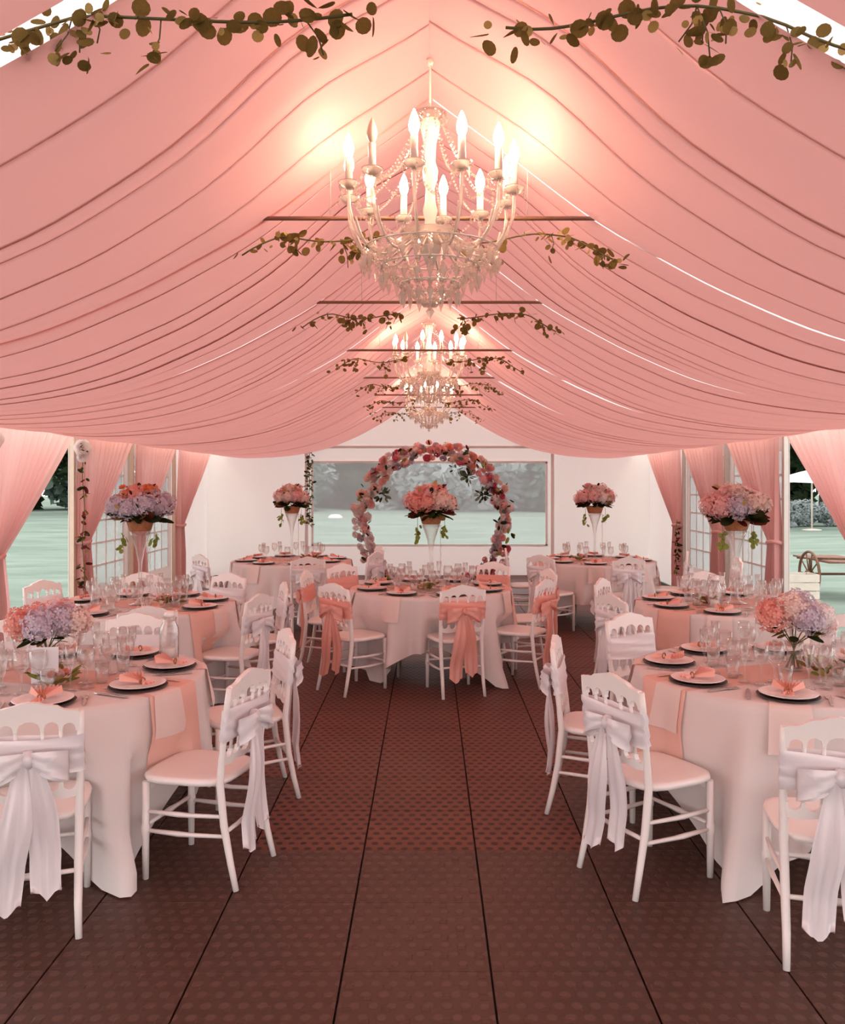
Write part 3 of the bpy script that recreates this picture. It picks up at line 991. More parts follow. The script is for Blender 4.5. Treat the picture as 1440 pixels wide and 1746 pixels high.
    for s in (-1, 1):
        P = []
        for i in range(15):
            a = 2 * PI * i / 14
            cx = 0.07 * (1 - math.cos(a)); cz = 0.028 * math.sin(a)
            row = []
            for j in range(6):
                v = j / 5 - 0.5
                wd = 0.05 + 0.07 * (cx / 0.14)
                row.append((s * (cx + 0.004), yb - 0.012 - 0.035 * math.sin(PI * cx / 0.14) - cz * 0.55 + 0.008 * math.sin(j * 2.2 + i), 0.70 + v * wd - 0.25 * cx + cz * 0.45))
            P.append(row)
        MB().grid(P).build('bow_loop', sat, sash)
        L = 0.57 if s < 0 else 0.53
        P = []
        for i in range(17):
            u = i / 16
            z = 0.695 - L * u
            wd = lerp(0.03, 0.125, min(1, u * 2.4) ** 0.8)
            cx = s * (0.012 + 0.058 * min(1, u * 1.5)) + 0.010 * math.sin(u * 5 + s)
            yy = min(yb - 0.012 - 0.012 * math.sin(u * 6 + s), back_y(max(z, 0.45)) - 0.045 - 0.055 * max(0, (0.45 - z) / 0.45)) - 0.018 * (s < 0)
            row = []
            for j in range(9):
                v = j / 8 - 0.5
                zz = z + (0.045 * abs(v) * 2 if i == 16 else 0) 
                row.append((cx + v * wd * (1 - 0.15 * u), yy + 0.012 * math.sin(j * 1.7 + u * 3 + s) * min(1, u * 3), zz))
            P.append(row)
        MB().grid(P).build('tail', sat, sash)
    return t

# ------------------------------------------------------------------ tables layout
TH = 0.765
TR = 0.735
TABLES = {
    'L1': dict(c=(-1.90, 4.27), name='near left table', cl=-2, run=-20),
    'R1': dict(c=(1.83, 4.38), name='near right table', cl=9, run=200),
    'L2': dict(c=(-2.31, 6.76), name='middle left table', cl=35, run=-30),
    'R2': dict(c=(2.43, 6.82), name='middle right table', cl=55, run=215),
    'CC': dict(c=(0.02, 7.85), name='central table', cl=0, run=0),
    'FL': dict(c=(-1.72, 10.6), name='far left table', cl=10, run=-20),
    'FR': dict(c=(2.08, 10.6), name='far right table', cl=70, run=190),
}
# seat centre x, y, turn (0 = faces away from the camera), what sets it apart
CH = {
    'L1': [(-1.60, 3.44, 19, 'white chair at the bottom left edge, back to us, satin bow tied behind'),
           (-1.04, 3.86, 74, 'white chair beside the aisle, nearest one on the left, satin sash hanging'),
           (-1.04, 4.74, 112, 'white chair just behind the nearest left aisle chair, mostly hidden by it'),
           (-1.87, 5.16, 180, 'white chair facing us behind the near left table'),
           (-2.42, 5.02, 216, 'white chair behind the low bouquet at the left edge of the photo')],
    'R1': [(1.01, 3.82, -60, 'white chair nearest the aisle on the right, satin sash down its back'),
           (0.93, 4.56, -104, 'white chair seen side-on just behind the nearest right aisle chair'),
           (1.40, 5.20, -151, 'white chair facing us at the back of the near right table'),
           (1.52, 3.25, -14, 'white chair in the bottom right corner with its back to us'),
           (2.46, 5.14, 140, 'white chair behind the low bouquet at the right edge of the photo')],
    'L2': [(-1.98, 5.93, 20, 'white chair with its back to us before the middle left table'),
           (-1.50, 6.42, 70, 'white chair on the aisle side of the middle left table, nearer one'),
           (-1.45, 7.02, 107, 'white chair on the aisle side of the middle left table, farther one'),
           (-1.95, 7.58, 155, 'white chair behind the middle left table, on its aisle side'),
           (-2.62, 7.60, 190, 'white chair directly behind the tall vase of the middle left table'),
           (-3.08, 7.12, 246, 'white chair at the left wall, in front of the open bay')],
    'R2': [(1.58, 6.42, -65, 'white chair on the aisle side of the middle right table, nearer one'),
           (1.72, 7.24, -120, 'white chair on the aisle side of the middle right table, farther one'),
           (2.55, 7.68, 175, 'white chair directly behind the tall vase of the middle right table'),
           (3.28, 6.78, 88, 'white chair at the right wall, before the open bay')],
    'CC': [(-0.62, 7.18, -44, 'white chair with coral bow, front left of the central table'),
           (0.21, 7.10, 16, 'white chair with coral bow, front right of the central table, back to us'),
           (-0.92, 7.98, -97, 'white chair with coral sash, seen side-on left of the central table'),
           (0.80, 7.42, 58, 'white chair with coral sash, right of the central table, nearer one'),
           (0.92, 8.10, 105, 'white chair with coral sash, right of the central table, farther one'),
           (0.55, 8.68, 148, 'white chair with coral sash, behind the central table on the right'),
           (-0.72, 8.52, 225, 'white chair with coral sash, behind the central table on the left')],
    'FL': [(-1.42, 9.72, 15, 'white chair with its back to us before the far left table'),
           (-2.48, 9.98, -48, 'white chair at the wall side of the far left table'),
           (-0.86, 10.25, 65, 'white chair right of the far left table, nearer one'),
           (-0.88, 10.95, 110, 'white chair right of the far left table, farther one')],
    'FR': [(1.45, 9.92, -42, 'white chair at the left front of the far right table'),
           (2.20, 9.70, 8, 'white chair with its back to us before the far right table'),
           (2.90, 10.32, 72, 'white chair at the right of the far right table'),
           (1.22, 10.70, -95, 'white chair left of the far right table, side-on'),
           (3.20, 9.45, 85, 'spare white chair standing by the windowed right wall')],
}
protos = {}
for key, lst in CH.items():
    for (x, y, th, lab) in lst:
        coral = key == 'CC'
        if coral not in protos:
            o = protos[coral] = chair(coral)
        else:
            o = copy_tree(protos[coral])
        o.location = (x, y, 0)
        o.rotation_euler = (0, 0, R(th))
        o['label'] = lab
        o['group'] = 'chairs around the ' + TABLES[key]['name']

CLOTH = {}
for key in TABLES:
    rng = random.Random(key)
    cx, cy = TABLES[key]['c']
    lim = []
    for (x, y, th, l) in CH[key]:
        fx, fy = x - 0.20 * math.sin(R(th)), y + 0.20 * math.cos(R(th))
        lim.append((math.atan2(fy - cy, fx - cx), math.hypot(fx - cx, fy - cy) - 0.035))
    CLOTH[key] = (lim, [rng.uniform(0, 6) for _ in range(4)], R(TABLES[key]['cl']))
CLA = 1.175
def cloth_drop(key, a):
    q = a - CLOTH[key][2]
    return min(CLA / max(abs(math.cos(q)), abs(math.sin(q))) - TR, TH - 0.012)
def cloth_r(key, a, s_):
    lim, ph, rot = CLOTH[key]
    q = a - rot
    drop = CLA / max(abs(math.cos(q)), abs(math.sin(q))) - TR
    exc = max(0, drop - (TH - 0.012))
    cor = abs(math.sin(2 * q)) ** 3
    wave = math.sin(9 * a + ph[0]) * 0.35 + (1 - 2 * abs(math.sin(8.5 * a + ph[1] + 0.4 * math.sin(3 * a)))) * 0.6 + math.sin(26 * a + ph[2]) * 0.22
    amp = 0.115 * min(1, s_ / 0.7)
    r_ = TR + 0.006 + 0.05 * s_ + amp * (0.35 + wave) + 0.10 * cor * min(1, s_ / 0.75) + exc * 0.5 * max(0, s_ / (TH - 0.012) - 0.7) / 0.3
    z = TH - s_
    if z < 0.60:
        w_ = min(1, (0.60 - z) / 0.12)
        for (la, lr) in lim:
            da = abs((a - la + PI) % (2 * PI) - PI)
            mx_ = lr + (max(0, da - 0.24) * 3.2)
            if r_ > mx_: r_ = lerp(r_, max(0.5, mx_), w_)
    return r_

def table_and_cloth(key):
    T = TABLES[key]
    cx, cy = T['c']
    nm = T['name']
    t = thing('round_table', 'round folding table under the cloth of the ' + nm, 'table', (cx, cy, 0), 0, 'round dining tables')
    MB().lathe([(0.001, TH - 0.03), (TR - 0.01, TH - 0.03), (TR, TH - 0.015), (TR - 0.01, TH - 0.002), (0.001, TH - 0.002)], 40).build('tabletop', M['crate'], t)
    for i in range(4):
        a = PI / 4 + i * PI / 2
        MB().tube([(0.42 * math.cos(a), 0.42 * math.sin(a), 0), (0.40 * math.cos(a), 0.40 * math.sin(a), TH - 0.03)], 0.014, 6).build('leg', M['alu'], t)
    # square cloth over the round top
    P = []
    n_ = 150
    for r_ in (0.02, 0.3, 0.6, 0.70):
        P.append([(r_ * math.cos(2 * PI * j / n_), r_ * math.sin(2 * PI * j / n_), TH + 0.002) for j in range(n_)])
    nd = 20
    for i in range(nd + 1):
        row = []
        for j in range(n_):
            a = 2 * PI * j / n_
            L = cloth_drop(key, a)
            s_ = L * i / nd
            r_ = cloth_r(key, a, s_)
            row.append((r_ * math.cos(a), r_ * math.sin(a), TH - 0.004 - s_ if i else TH))
        P.append(row)
    cl = MB().grid(P, True, True).build('tablecloth', M['linen'], None, (cx, cy, 0))
    tag(cl, 'white square tablecloth draped to the floor over the ' + nm, 'tablecloth', 'white tablecloths')
    return t

def hang(key, ang, width, u0, drop, z, off, nw):
    """half strip of cloth: flat from distance u0 to the rim, then down the face of the tablecloth (local x points to ang)"""
    P = []
    n1, n2 = 6, 8
    for j in range(nw + 1):
        v = lerp(-width / 2, width / 2, j / nw)
        ue = math.sqrt(TR ** 2 - v * v)
        row = [(lerp(u0, ue - 0.004, i / n1), v, z) for i in range(n1 + 1)]
        a_ = math.atan2(v, ue)
        for i in range(n2 + 1):
            s_ = 0.004 + drop * i / n2
            r_ = max(cloth_r(key, ang + a_ + e, s_) for e in (-0.04, 0, 0.04)) + off
            row.append((r_ * math.cos(a_), r_ * math.sin(a_), z - s_))
        P.append(row)
    return P

dirs8 = ['right', 'back right', 'back', 'back left', 'left', 'front left', 'front', 'front right']
def dirword(a):
    return dirs8[int(round((a % (2 * PI)) / (PI / 4))) % 8]

charger_me = MB().lathe([(0.001, 0.0), (0.11, 0.0), (0.134, 0.006), (0.139, 0.010), (0.134, 0.010), (0.11, 0.005), (0.001, 0.005)], 28).mesh('charger_plate', M['charger'])
plate_me = MB().lathe([(0.001, 0.0), (0.08, 0.0), (0.125, 0.010), (0.130, 0.014), (0.125, 0.0145), (0.083, 0.005), (0.001, 0.004)], 28).mesh('dinner_plate', M['china'])
wine_me = MB().lathe([(0.001, 0.0), (0.033, 0.001), (0.031, 0.004), (0.006, 0.008), (0.004, 0.03), (0.004, 0.085), (0.012, 0.095), (0.031, 0.12), (0.036, 0.15), (0.031, 0.195), (0.0295, 0.195), (0.034, 0.15), (0.029, 0.122), (0.001, 0.10)], 12).mesh('wine_glass', M['glass'])
water_me = MB().lathe([(0.001, 0.0), (0.027, 0.0), (0.031, 0.03), (0.034, 0.10), (0.0325, 0.10), (0.0295, 0.03), (0.025, 0.008), (0.001, 0.008)], 12).mesh('tumbler', M['glass'])
flute_me = MB().lathe([(0.001, 0.0), (0.03, 0.001), (0.028, 0.004), (0.005, 0.008), (0.0035, 0.03), (0.0035, 0.075), (0.012, 0.10), (0.022, 0.15), (0.024, 0.21), (0.0228, 0.21), (0.0205, 0.15), (0.001, 0.095)], 12).mesh('champagne_flute', M['glass'])
goblet_me = MB().lathe([(0.001, 0.0), (0.035, 0.001), (0.033, 0.004), (0.006, 0.008), (0.005, 0.03), (0.006, 0.07), (0.02, 0.08), (0.040, 0.11), (0.044, 0.14), (0.038, 0.18), (0.0365, 0.18), (0.042, 0.14), (0.038, 0.112), (0.001, 0.085)], 12).mesh('water_goblet', M['glass'])
# knife and fork
def knife():
    m = MB()
    m.prism([(-0.008, 0), (0.008, 0), (0.008, 0.003), (-0.008, 0.003)], -0.09, -0.005)
    m.prism([(-0.009, 0), (0.010, 0), (0.009, 0.002), (-0.009, 0.002)], -0.005, 0.085)
    m.prism([(-0.006, 0), (0.006, 0), (0.005, 0.002), (-0.005, 0.002)], 0.085, 0.105)
    return m.mesh('knife', M['steel'])
def fork():
    m = MB()
    m.box(-0.006, 0.006, -0.09, 0.03, 0, 0.003)
    m.box(-0.012, 0.012, 0.03, 0.055, 0, 0.003)
    for x in (-0.0105, -0.0035, 0.0035, 0.0105):
        m.box(x - 0.0018, x + 0.0018, 0.055, 0.10, 0, 0.003)
    return m.mesh('fork', M['steel'])
knife_me, fork_me = knife(), fork()
# folded coral napkin: fan of pleats pinched in a ring
def fan():
    m = MB()
    P = []
    n_ = 16
    for i in range(5):
        u = i / 4
        row = []
        for j in range(n_ + 1):
            a = lerp(-0.75, 0.75, j / n_)
            r_ = lerp(0.012, 0.105, u)
            row.append((r_ * math.sin(a), -0.03 + r_ * math.cos(a), 0.008 + (0.010 + 0.02 * u) * (j % 2) + 0.012 * u))
        P.append(row)
    m.grid(P, False)
    P = []
    for i in range(4):
        u = i / 3
        P.append([(lerp(0.010, 0.055, u) * math.sin(lerp(-0.7, 0.7, j / 6)), -0.03 - lerp(0.010, 0.06, u) * math.cos(lerp(-0.7, 0.7, j / 6)), 0.008 + 0.012 * (j % 2)) for j in range(7)])
    m.grid(P, False)
    return m.mesh('fan_pleat', M['napkin_c'])
fan_me = fan()
nring_me = MB().tube([(0.016 * math.cos(a), -0.03, 0.018 + 0.014 * math.sin(a)) for a in [2 * PI * i / 12 for i in range(12)]], 0.004, 5, closed=True).mesh('napkin_ring', M['wicker'])
menu_me = MB().box(-0.045, 0.045, -0.065, 0.065, 0, 0.0015).mesh('menu_card', M['card'])

def place_setting(key, a, full=True):
    T = TABLES[key]; cx, cy = T['c']; nm = T['name']
    w = dirword(a)
    where = 'at the %s of the %s' % (w, nm)
    ca, sa = math.cos(a), math.sin(a)
    rz = a + PI / 2          # local +y points to the table centre
    def at(r_, side=0.0): return (cx + ca * r_ - sa * side, cy + sa * r_ + ca * side)
    z = TH + 0.007
    x, y = at(0.565)
    tag(inst('charger_plate', charger_me, None, (x, y, z), (0, 0, rz)), 'dark brown charger plate ' + where, 'plate', 'charger plates')
    tag(inst('dinner_plate', plate_me, None, (x, y, z + 0.009), (0, 0, rz)), 'white dinner plate ' + where, 'plate', 'dinner plates')
    o = tag(inst('napkin', None, None, (x, y, z + 0.016), (0, 0, rz + random.uniform(-.5, .5))), 'coral fan napkin on the plate ' + where, 'napkin', 'coral fan napkins')
    inst('fan_pleat', fan_me, o); inst('napkin_ring', nring_me, o)
    tag(MB().grid(hang(key, a, 0.17, 0.42, 0.20, TH + 0.0055, 0.012, 6)).build('napkin', M['napkin'], None, (cx, cy, 0), (0, 0, a)), 'ivory napkin hanging ' + where, 'napkin', 'ivory napkins hanging from the tables')
    for nme, me, side, r_, lab in (('wine_glass', wine_me, -0.11, 0.36, 'clear wine glass '), ('tumbler', water_me, 0.0, 0.335, 'clear water tumbler '), ('champagne_flute', flute_me, 0.10, 0.37, 'clear champagne flute '), ('water_goblet', goblet_me, -0.045, 0.275, 'clear round water goblet ')):
        if not full and nme in ('tumbler', 'water_goblet'): continue
        x2, y2 = at(r_ + random.uniform(-.01, .01), side)
        tag(inst(nme, me, None, (x2, y2, z), (0, 0, rz)), lab + where, 'glass', nme.replace('_', ' ') + 's')
    for nme, me, side in (('fork', fork_me, 0.175), ('knife', knife_me, -0.175)):
        x2, y2 = at(0.575, side * 0.98)
        tag(inst(nme, me, None, (x2, y2, z), (0, 0, rz)), 'polished %s %s' % (nme, where), 'cutlery', nme + 's')

for key in TABLES:
    table_and_cloth(key)
    T = TABLES[key]; cx, cy = T['c']; nm = T['name']
    # coral runner across the table
    A_ = hang(key, R(T['run']), 0.34, 0.0, 0.42, TH + 0.0035, 0.007, 12)
    B_ = hang(key, R(T['run']) + PI, 0.34, 0.0, 0.42, TH + 0.0035, 0.007, 12)
    P = [[(-x, -y, z) for x, y, z in reversed(B_[12 - j])][:-1] + A_[j] for j in range(13)]
    tag(MB().grid(P).build('table_runner', M['runner'], None, (cx, cy, 0), (0, 0, R(T['run']))), 'coral table runner laid across the ' + nm, 'table runner', 'coral table runners')
    base = {'L1': -70, 'R1': -110, 'L2': -65, 'R2': -115, 'CC': -72, 'FL': -72, 'FR': -100}[key]
    for i in range(8):
        place_setting(key, R(base + 45 * i), key in ('L1', 'R1', 'CC', 'L2', 'R2'))

# ------------------------------------------------------------------ centrepieces
def scatter_centre(key, ang, dist, seed, cols, n_fl=7, n_lf=26):
    T = TABLES[key]; cx, cy = T['c']; rng = random.Random(seed)
    x, y = cx + dist * math.cos(ang), cy + dist * math.sin(ang)
    t = thing('table_wreath', 'low clump of leaves and little coral flowers on the ' + T['name'], 'floral decoration', (x, y, TH + 0.006), 0, 'low greenery on the tables')
    for i in range(n_lf):
        a = rng.uniform(0, 2 * PI); r_ = rng.uniform(0.0, 0.09)
        d = (math.cos(a), math.sin(a), rng.uniform(0.05, 0.9))
        inst('leaf', LEAFN[rng.choice(['leaf', 'leaf_green', 'leaf_pale', 'leaf'])], t, (r_ * math.cos(a), r_ * math.sin(a), rng.uniform(0.004, 0.05)), leaf_rot(d, rng.uniform(-.6, .6)), rng.uniform(0.05, 0.085))
    for i in range(n_fl):
        a = rng.uniform(0, 2 * PI); r_ = rng.uniform(0.0, 0.09)
        k_ = rng.choice(cols)
        inst('rose', ROSE[k_], t, (r_ * math.cos(a), r_ * math.sin(a), rng.uniform(0.035, 0.07)), face_rot((math.cos(a), math.sin(a), 1.2)), rng.uniform(0.018, 0.03))
scatter_centre('L1', R(-65), 0.20, 1, ['orange', 'blush', 'coral'], 9, 34)
scatter_centre('L2', R(10), 0.22, 2, ['orange', 'coral'])
scatter_centre('CC', R(-100), 0.18, 3, ['blush', 'orange', 'white'], 9, 30)
scatter_centre('R1', R(-30), 0.22, 4, ['pink', 'blush'])
scatter_centre('R2', R(200), 0.2, 5, ['pink', 'white'])
scatter_centre('FL', R(-20), 0.24, 6, ['orange', 'coral', 'orange'], 10, 20)
scatter_centre('FR', R(200), 0.2, 7, ['pink', 'blush'])

def low_bouquet(key, off, label, heads):
    T = TABLES[key]; cx, cy = T['c']
    x, y = cx + off[0], cy + off[1]
    v = thing('glass_vase', 'clear glass vase of the low bouquet on the ' + T['name'], 'vase', (x, y, TH + 0.006), 0, 'low clear vases')
    MB().lathe([(0.001, 0.0), (0.042, 0.0), (0.045, 0.01), (0.036, 0.06), (0.034, 0.10), (0.048, 0.15), (0.0465, 0.15), (0.032, 0.10), (0.034, 0.06), (0.041, 0.012), (0.001, 0.010)], 18).build('vase_body', M['glass'], v)
    MB().lathe([(0.001, 0.012), (0.0405, 0.013), (0.0345, 0.06), (0.001, 0.06)], 14).build('water', M['glass'], v)
    b = thing('hydrangea_bouquet', label, 'bouquet', (x, y, TH + 0.02), 0, 'low hydrangea bouquets')
    rng = random.Random(key)
    for i, (hx, hy, hz, r_, col) in enumerate(heads):
        inst('hydrangea_head', HYD[col], b, (hx, hy, hz), face_rot((hx * 2, hy * 2 - 0.2, 0.5), i), r_)
        MB().tube([(-hx * 0.25, -hy * 0.25, 0.0), (hx * 0.08, hy * 0.1, 0.12), (hx * 0.8, hy * 0.8, hz - r_ * 0.6)], 0.0032, 5).build('stem', M['stem'], b)
    for i in range(16):
        a = rng.uniform(0, 2 * PI)
        inst('leaf', LEAFN[rng.choice(['leaf_dark', 'leaf', 'leaf_dark'])], b, (0.06 * math.cos(a), 0.06 * math.sin(a), 0.185 + rng.uniform(-.015, .02)), leaf_rot((math.cos(a), math.sin(a), rng.uniform(-.5, .3)), rng.uniform(-.5, .5)), rng.uniform(0.06, 0.10))
low_bouquet('R1', (0.07, 0.02), 'low bouquet of coral, lilac and white hydrangeas at the right edge',
            [(-0.125, -0.03, 0.275, 0.082, 'coral'), (-0.03, -0.04, 0.305, 0.085, 'blush'), (0.035, -0.07, 0.265, 0.082, 'lilac'), (0.125, -0.02, 0.26, 0.085, 'white'), (0.05, 0.06, 0.32, 0.08, 'lilac'), (-0.06, 0.08, 0.28, 0.08, 'pink'), (0.185, 0.03, 0.215, 0.045, 'pink')])
low_bouquet('L1', (-0.03, 0.0), 'low bouquet of coral, lilac and blush hydrangeas at the left edge',
            [(-0.115, -0.03, 0.255, 0.082, 'coral'), (0.0, -0.07, 0.255, 0.085, 'lilac'), (0.075, 0.0, 0.27, 0.085, 'lilac'), (0.145, 0.02, 0.255, 0.075, 'blush'), (0.03, 0.08, 0.29, 0.08, 'pink'), (-0.06, 0.08, 0.265, 0.08, 'coral')])

def tall_vase(key, label, cols, seed, w=0.25, off=(0, 0)):
    T = TABLES[key]; cx, cy = T['c']; rng = random.Random(seed)
    cx += off[0]; cy += off[1]
    zb = TH + 0.006
    v = thing('tall_vase', 'tall clear trumpet vase on the ' + T['name'], 'vase', (cx, cy, zb), 0, 'tall trumpet vases')
    MB().lathe([(0.001, 0.0), (0.085, 0.0), (0.09, 0.006), (0.04, 0.016), (0.016, 0.05), (0.013, 0.20), (0.016, 0.33), (0.035, 0.44), (0.065, 0.53), (0.085, 0.585), (0.0835, 0.585), (0.062, 0.53), (0.032, 0.44), (0.013, 0.33), (0.010, 0.20), (0.010, 0.06), (0.001, 0.05)], 18).build('vase_body', M['glass'], v)
    mb = MB()
    for j in range(40):
        mb.octa((0.088 + 0.002 * math.sin(j), -0.03, 0.58 - 0.0135 * j), 0.006)
    mb.build('bead_strand', M['crystal'], v)
    zt = zb + 0.588
    b = thing('flower_basket', label, 'flower arrangement', (cx, cy, zt), 0, 'flower baskets on tall vases')
    mb = MB()
    pr = [(0.001, 0.0), (0.080, 0.0)]
    for i in range(9):
        pr.append((0.082 + 0.025 * i / 9 + (0.004 if i % 2 else 0), 0.004 + 0.082 * i / 9))
    pr += [(0.112, 0.088), (0.105, 0.092), (0.08, 0.07), (0.001, 0.07)]
    mb.lathe(pr, 24).build('basket', M['wicker'], b)
    heads = 9
    for i in range(heads):
        a = 2 * PI * i / heads + 0.3
        rr = w * 0.72
        x, y = rr * math.cos(a), rr * 0.8 * math.sin(a)
        lr = 0 if x < -0.06 else (2 if x > 0.06 else 1)
        col = cols[lr] if rng.random() < 0.8 else rng.choice(cols)
        inst('hydrangea_head', HYD[col], b, (x, y, 0.20 + rng.uniform(-.015, .02)), face_rot((x * 3, y * 3, 0.7), i), rng.uniform(0.085, 0.10) * w / 0.25)
    for i in range(5):
        a = 2 * PI * i / 5 + 0.9
        x, y = w * 0.33 * math.cos(a), w * 0.33 * math.sin(a)
        inst('hydrangea_head', HYD[cols[3 + i % 2]], b, (x, y, 0.275 + rng.uniform(-.01, .02)), face_rot((x, y, 1), i), 0.085 * w / 0.25)
    for i in range(6):
        a = rng.uniform(0, 2 * PI)
        inst('rose', ROSE[rng.choice(cols)], b, (w * 0.55 * math.cos(a), w * 0.55 * math.sin(a), 0.33 + rng.uniform(-.03, .03)), face_rot((math.cos(a) * .5, math.sin(a) * .5, 1)), 0.035)
    for i in range(46):
        a = 2 * PI * i / 46 * 3
        key2 = rng.choice(['leaf_dark', 'leaf_dark', 'leaf_red', 'leaf', 'leaf_dark'])
        inst('leaf', LEAFN[key2], b, (0.085 * math.cos(a), 0.085 * math.sin(a), 0.085 + rng.uniform(0, .06)), leaf_rot((math.cos(a), math.sin(a), rng.uniform(-.45, .45)), rng.uniform(-.9, .9)), rng.uniform(0.11, 0.20) * w / 0.25)
    for i in range(20):
        a = rng.uniform(0, 2 * PI); r_ = w * rng.uniform(0.2, 0.95)
        inst('sprig', LEAFN[rng.choice(['leaf_red', 'leaf', 'leaf_dark', 'leaf_pale'])], b, (r_ * math.cos(a), r_ * math.sin(a), 0.36 - 0.20 * (r_ / w) ** 2 + rng.uniform(-.03, .02)), leaf_rot((math.cos(a), math.sin(a), rng.uniform(.2, 1.2)), rng.uniform(-.9, .9)), rng.uniform(0.04, 0.075))
    for s, L in ((-1, 0.14), (1, 0.10)):
        x0 = s * 0.125
        MB().tube([(s * 0.09, -0.03, 0.09), (s * 0.125, -0.04, 0.06), (x0, -0.04, -L)], 0.002, 4).build('trailing_stem', M['stem'], b)
        for i in range(9):
            u = i / 8
            inst('leaf', LEAF['leaf_green'], b, (x0 + rng.uniform(-.02, .02), -0.04 + rng.uniform(-.01, .01), lerp(-0.01, -L, u)), leaf_rot((rng.uniform(-1, 1), rng.uniform(-.4, .4), -0.6), rng.uniform(0, 6)), rng.uniform(0.035, 0.055))
tall_vase('L2', 'flower basket with lilac hydrangeas and orange berries, on the left above the curtains', ['lilac', 'blush', 'lilac', 'orange', 'coral'], 1, 0.25)
tall_vase('CC', 'flower basket of coral and peach hydrangeas in the middle of the arch', ['coral', 'coral', 'blush', 'coral', 'pink'], 2, 0.235)
tall_vase('R2', 'flower basket of pink and pale lilac hydrangeas before the right windows', ['pink', 'lilac', 'blush', 'pink', 'blush'], 3, 0.255, (0.05, 0))
tall_vase('FL', 'flower basket of peach blooms beside the hanging ivy', ['pink', 'blush', 'blush', 'coral', 'blush'], 4, 0.21)
tall_vase('FR', 'flower basket of pink blooms before the white end wall on the right', ['pink', 'pink', 'white', 'blush', 'blush'], 5, 0.24)

# sign card, candle jars
def sign(x, y, label):
    t = thing('table_card', label, 'card', (x, y, TH + 0.006), R(8), None)
    MB().box(-0.062, 0.062, -0.002, 0.002, 0.012, 0.185).build('card_sheet', M['card'], t)
    MB().box(-0.05, 0.05, -0.014, 0.014, 0.0, 0.018).build('card_stand', M['glass'], t)
sign(-1.845, 4.06, 'upright blank white card in front of the left bouquet')
def jar(x, y, label, h=0.26):
    t = thing('candle_jar', label, 'candle jar', (x, y, TH + 0.006), 0, 'glass candle jars')
    MB().lathe([(0.001, 0.0), (0.05, 0.0), (0.052, 0.01), (0.052, h * 0.75), (0.036, h * 0.9), (0.04, h), (0.0385, h), (0.0345, h * 0.9), (0.050, h * 0.75), (0.050, 0.012), (0.001, 0.010)], 18).build('jar_body', M['glass'], t)
    MB().lathe([(0.001, 0.012), (0.034, 0.012), (0.034, 0.07), (0.03, 0.074), (0.001, 0.072)], 14).build('candle', M['wax'], t)
    MB().lathe([(0.001, h + 0.035), (0.022, h + 0.03), (0.032, h + 0.01), (0.02, h), (0.001, h - 0.004)], 12).build('stopper', M['china'], t)
jar(-1.42, 4.62, 'glass candle jar at the aisle side of the near left table', 0.24)
jar(2.1, 4.05, 'glass candle jar at the front of the near right table', 0.14)
jar(2.20, 6.5, 'glass candle jar on the middle right table', 0.22)

# ------------------------------------------------------------------ hanging ivy
def ivy(name_label, x, y, z1, z0, seed, dens=90, wdt=0.05, mats=('leaf', 'leaf_dark', 'leaf_grey')):
    rng = random.Random(seed)
    t = thing('ivy_garland', name_label, 'garland', (x, y, z0), 0, 'ivy garlands down the posts')
    L = z1 - z0
    MB().tube([(0.012 * math.sin(i), 0, L * i / 14) for i in range(15)], 0.006, 5).build('stem', M['stem'], t)
    for i in range(dens):
        z = rng.uniform(0, L)
        k_ = rng.choice(mats)
        inst('leaf', LEAFN[k_], t, (rng.uniform(-wdt, wdt), rng.uniform(-.03, .03), z), leaf_rot((rng.uniform(-1, 1), rng.uniform(-1, .2), rng.uniform(-1, .3)), rng.uniform(0, 6)), rng.uniform(0.05, 0.09))
ivy('leafy ivy garland hanging left of the end wall window', -2.24, END - 0.10, 2.32, 0.95, 1, 130, 0.055)
ivy('dark ivy garland on the cream post of the left wall', -(W - 0.10), FR[5] - 0.02, 2.2, 0.5, 2, 70, 0.03, ('leaf_dark', 'leaf_red', 'leaf'))
ivy('dark ivy sprig low on the far post of the right wall', W - 0.10, FR[7] - 0.03, 1.15, 0.25, 3, 50, 0.03, ('leaf_dark', 'leaf_red', 'leaf'))

# white rosettes at the post heads on the left
def rosette(y, label):
    t = thing('fabric_rosette', label, 'rosette', (-(W - 0.10), y, 2.14), 0, 'white rosettes on the left posts')
    inst('petal_ruffle', ROSE['white'], t, (0, -0.03, 0), face_rot((0.8, -1, 0.1)), 0.11)
    inst('petal_ruffle', ROSE['white'], t, (0.01, -0.05, -0.10), face_rot((0.7, -1, -0.4), 1), 0.07)
rosette(FR[4] + 0.0, 'white fabric rosette at the extreme left edge of the photo')
rosette(FR[5] - 0.02, 'white fabric rosette on the cream post left of the lilac basket')

# ------------------------------------------------------------------ outside: trees, parasol, cart
def crown_me(seed, mat, n_=5200, rx=2.2, rz=2.6, leaf=0.48):
    rng = random.Random(seed)
    m = MB()
    lumps = [(Vector((rng.gauss(0, .45) * rx, rng.gauss(0, .45) * rx, rng.uniform(-.6, .75) * rz)), rng.uniform(.35, .6)) for _ in range(16)]
    for i in range(n_):
        c, r_ = lumps[i % 16]
        d = Vector((rng.gauss(0, 1), rng.gauss(0, 1), rng.gauss(0, 1))).normalized()
        p = c + Vector((d.x * rx * r_, d.y * rx * r_, d.z * rz * r_ * .8)) * rng.uniform(.75, 1.05)
        u = Vector((rng.gauss(0, 1), rng.gauss(0, 1), rng.gauss(0, .6))).normalized()
        w = d.cross(u).normalized() if d.cross(u).length > .01 else Vector((0, 0, 1))
        s = leaf * rng.uniform(.6, 1.3)
        m.add([p - u * s * .5, p + w * s * .3, p + u * s * .5, p - w * s * .3], [(0, 1, 2, 3)])
    return m.mesh('crown', mat)
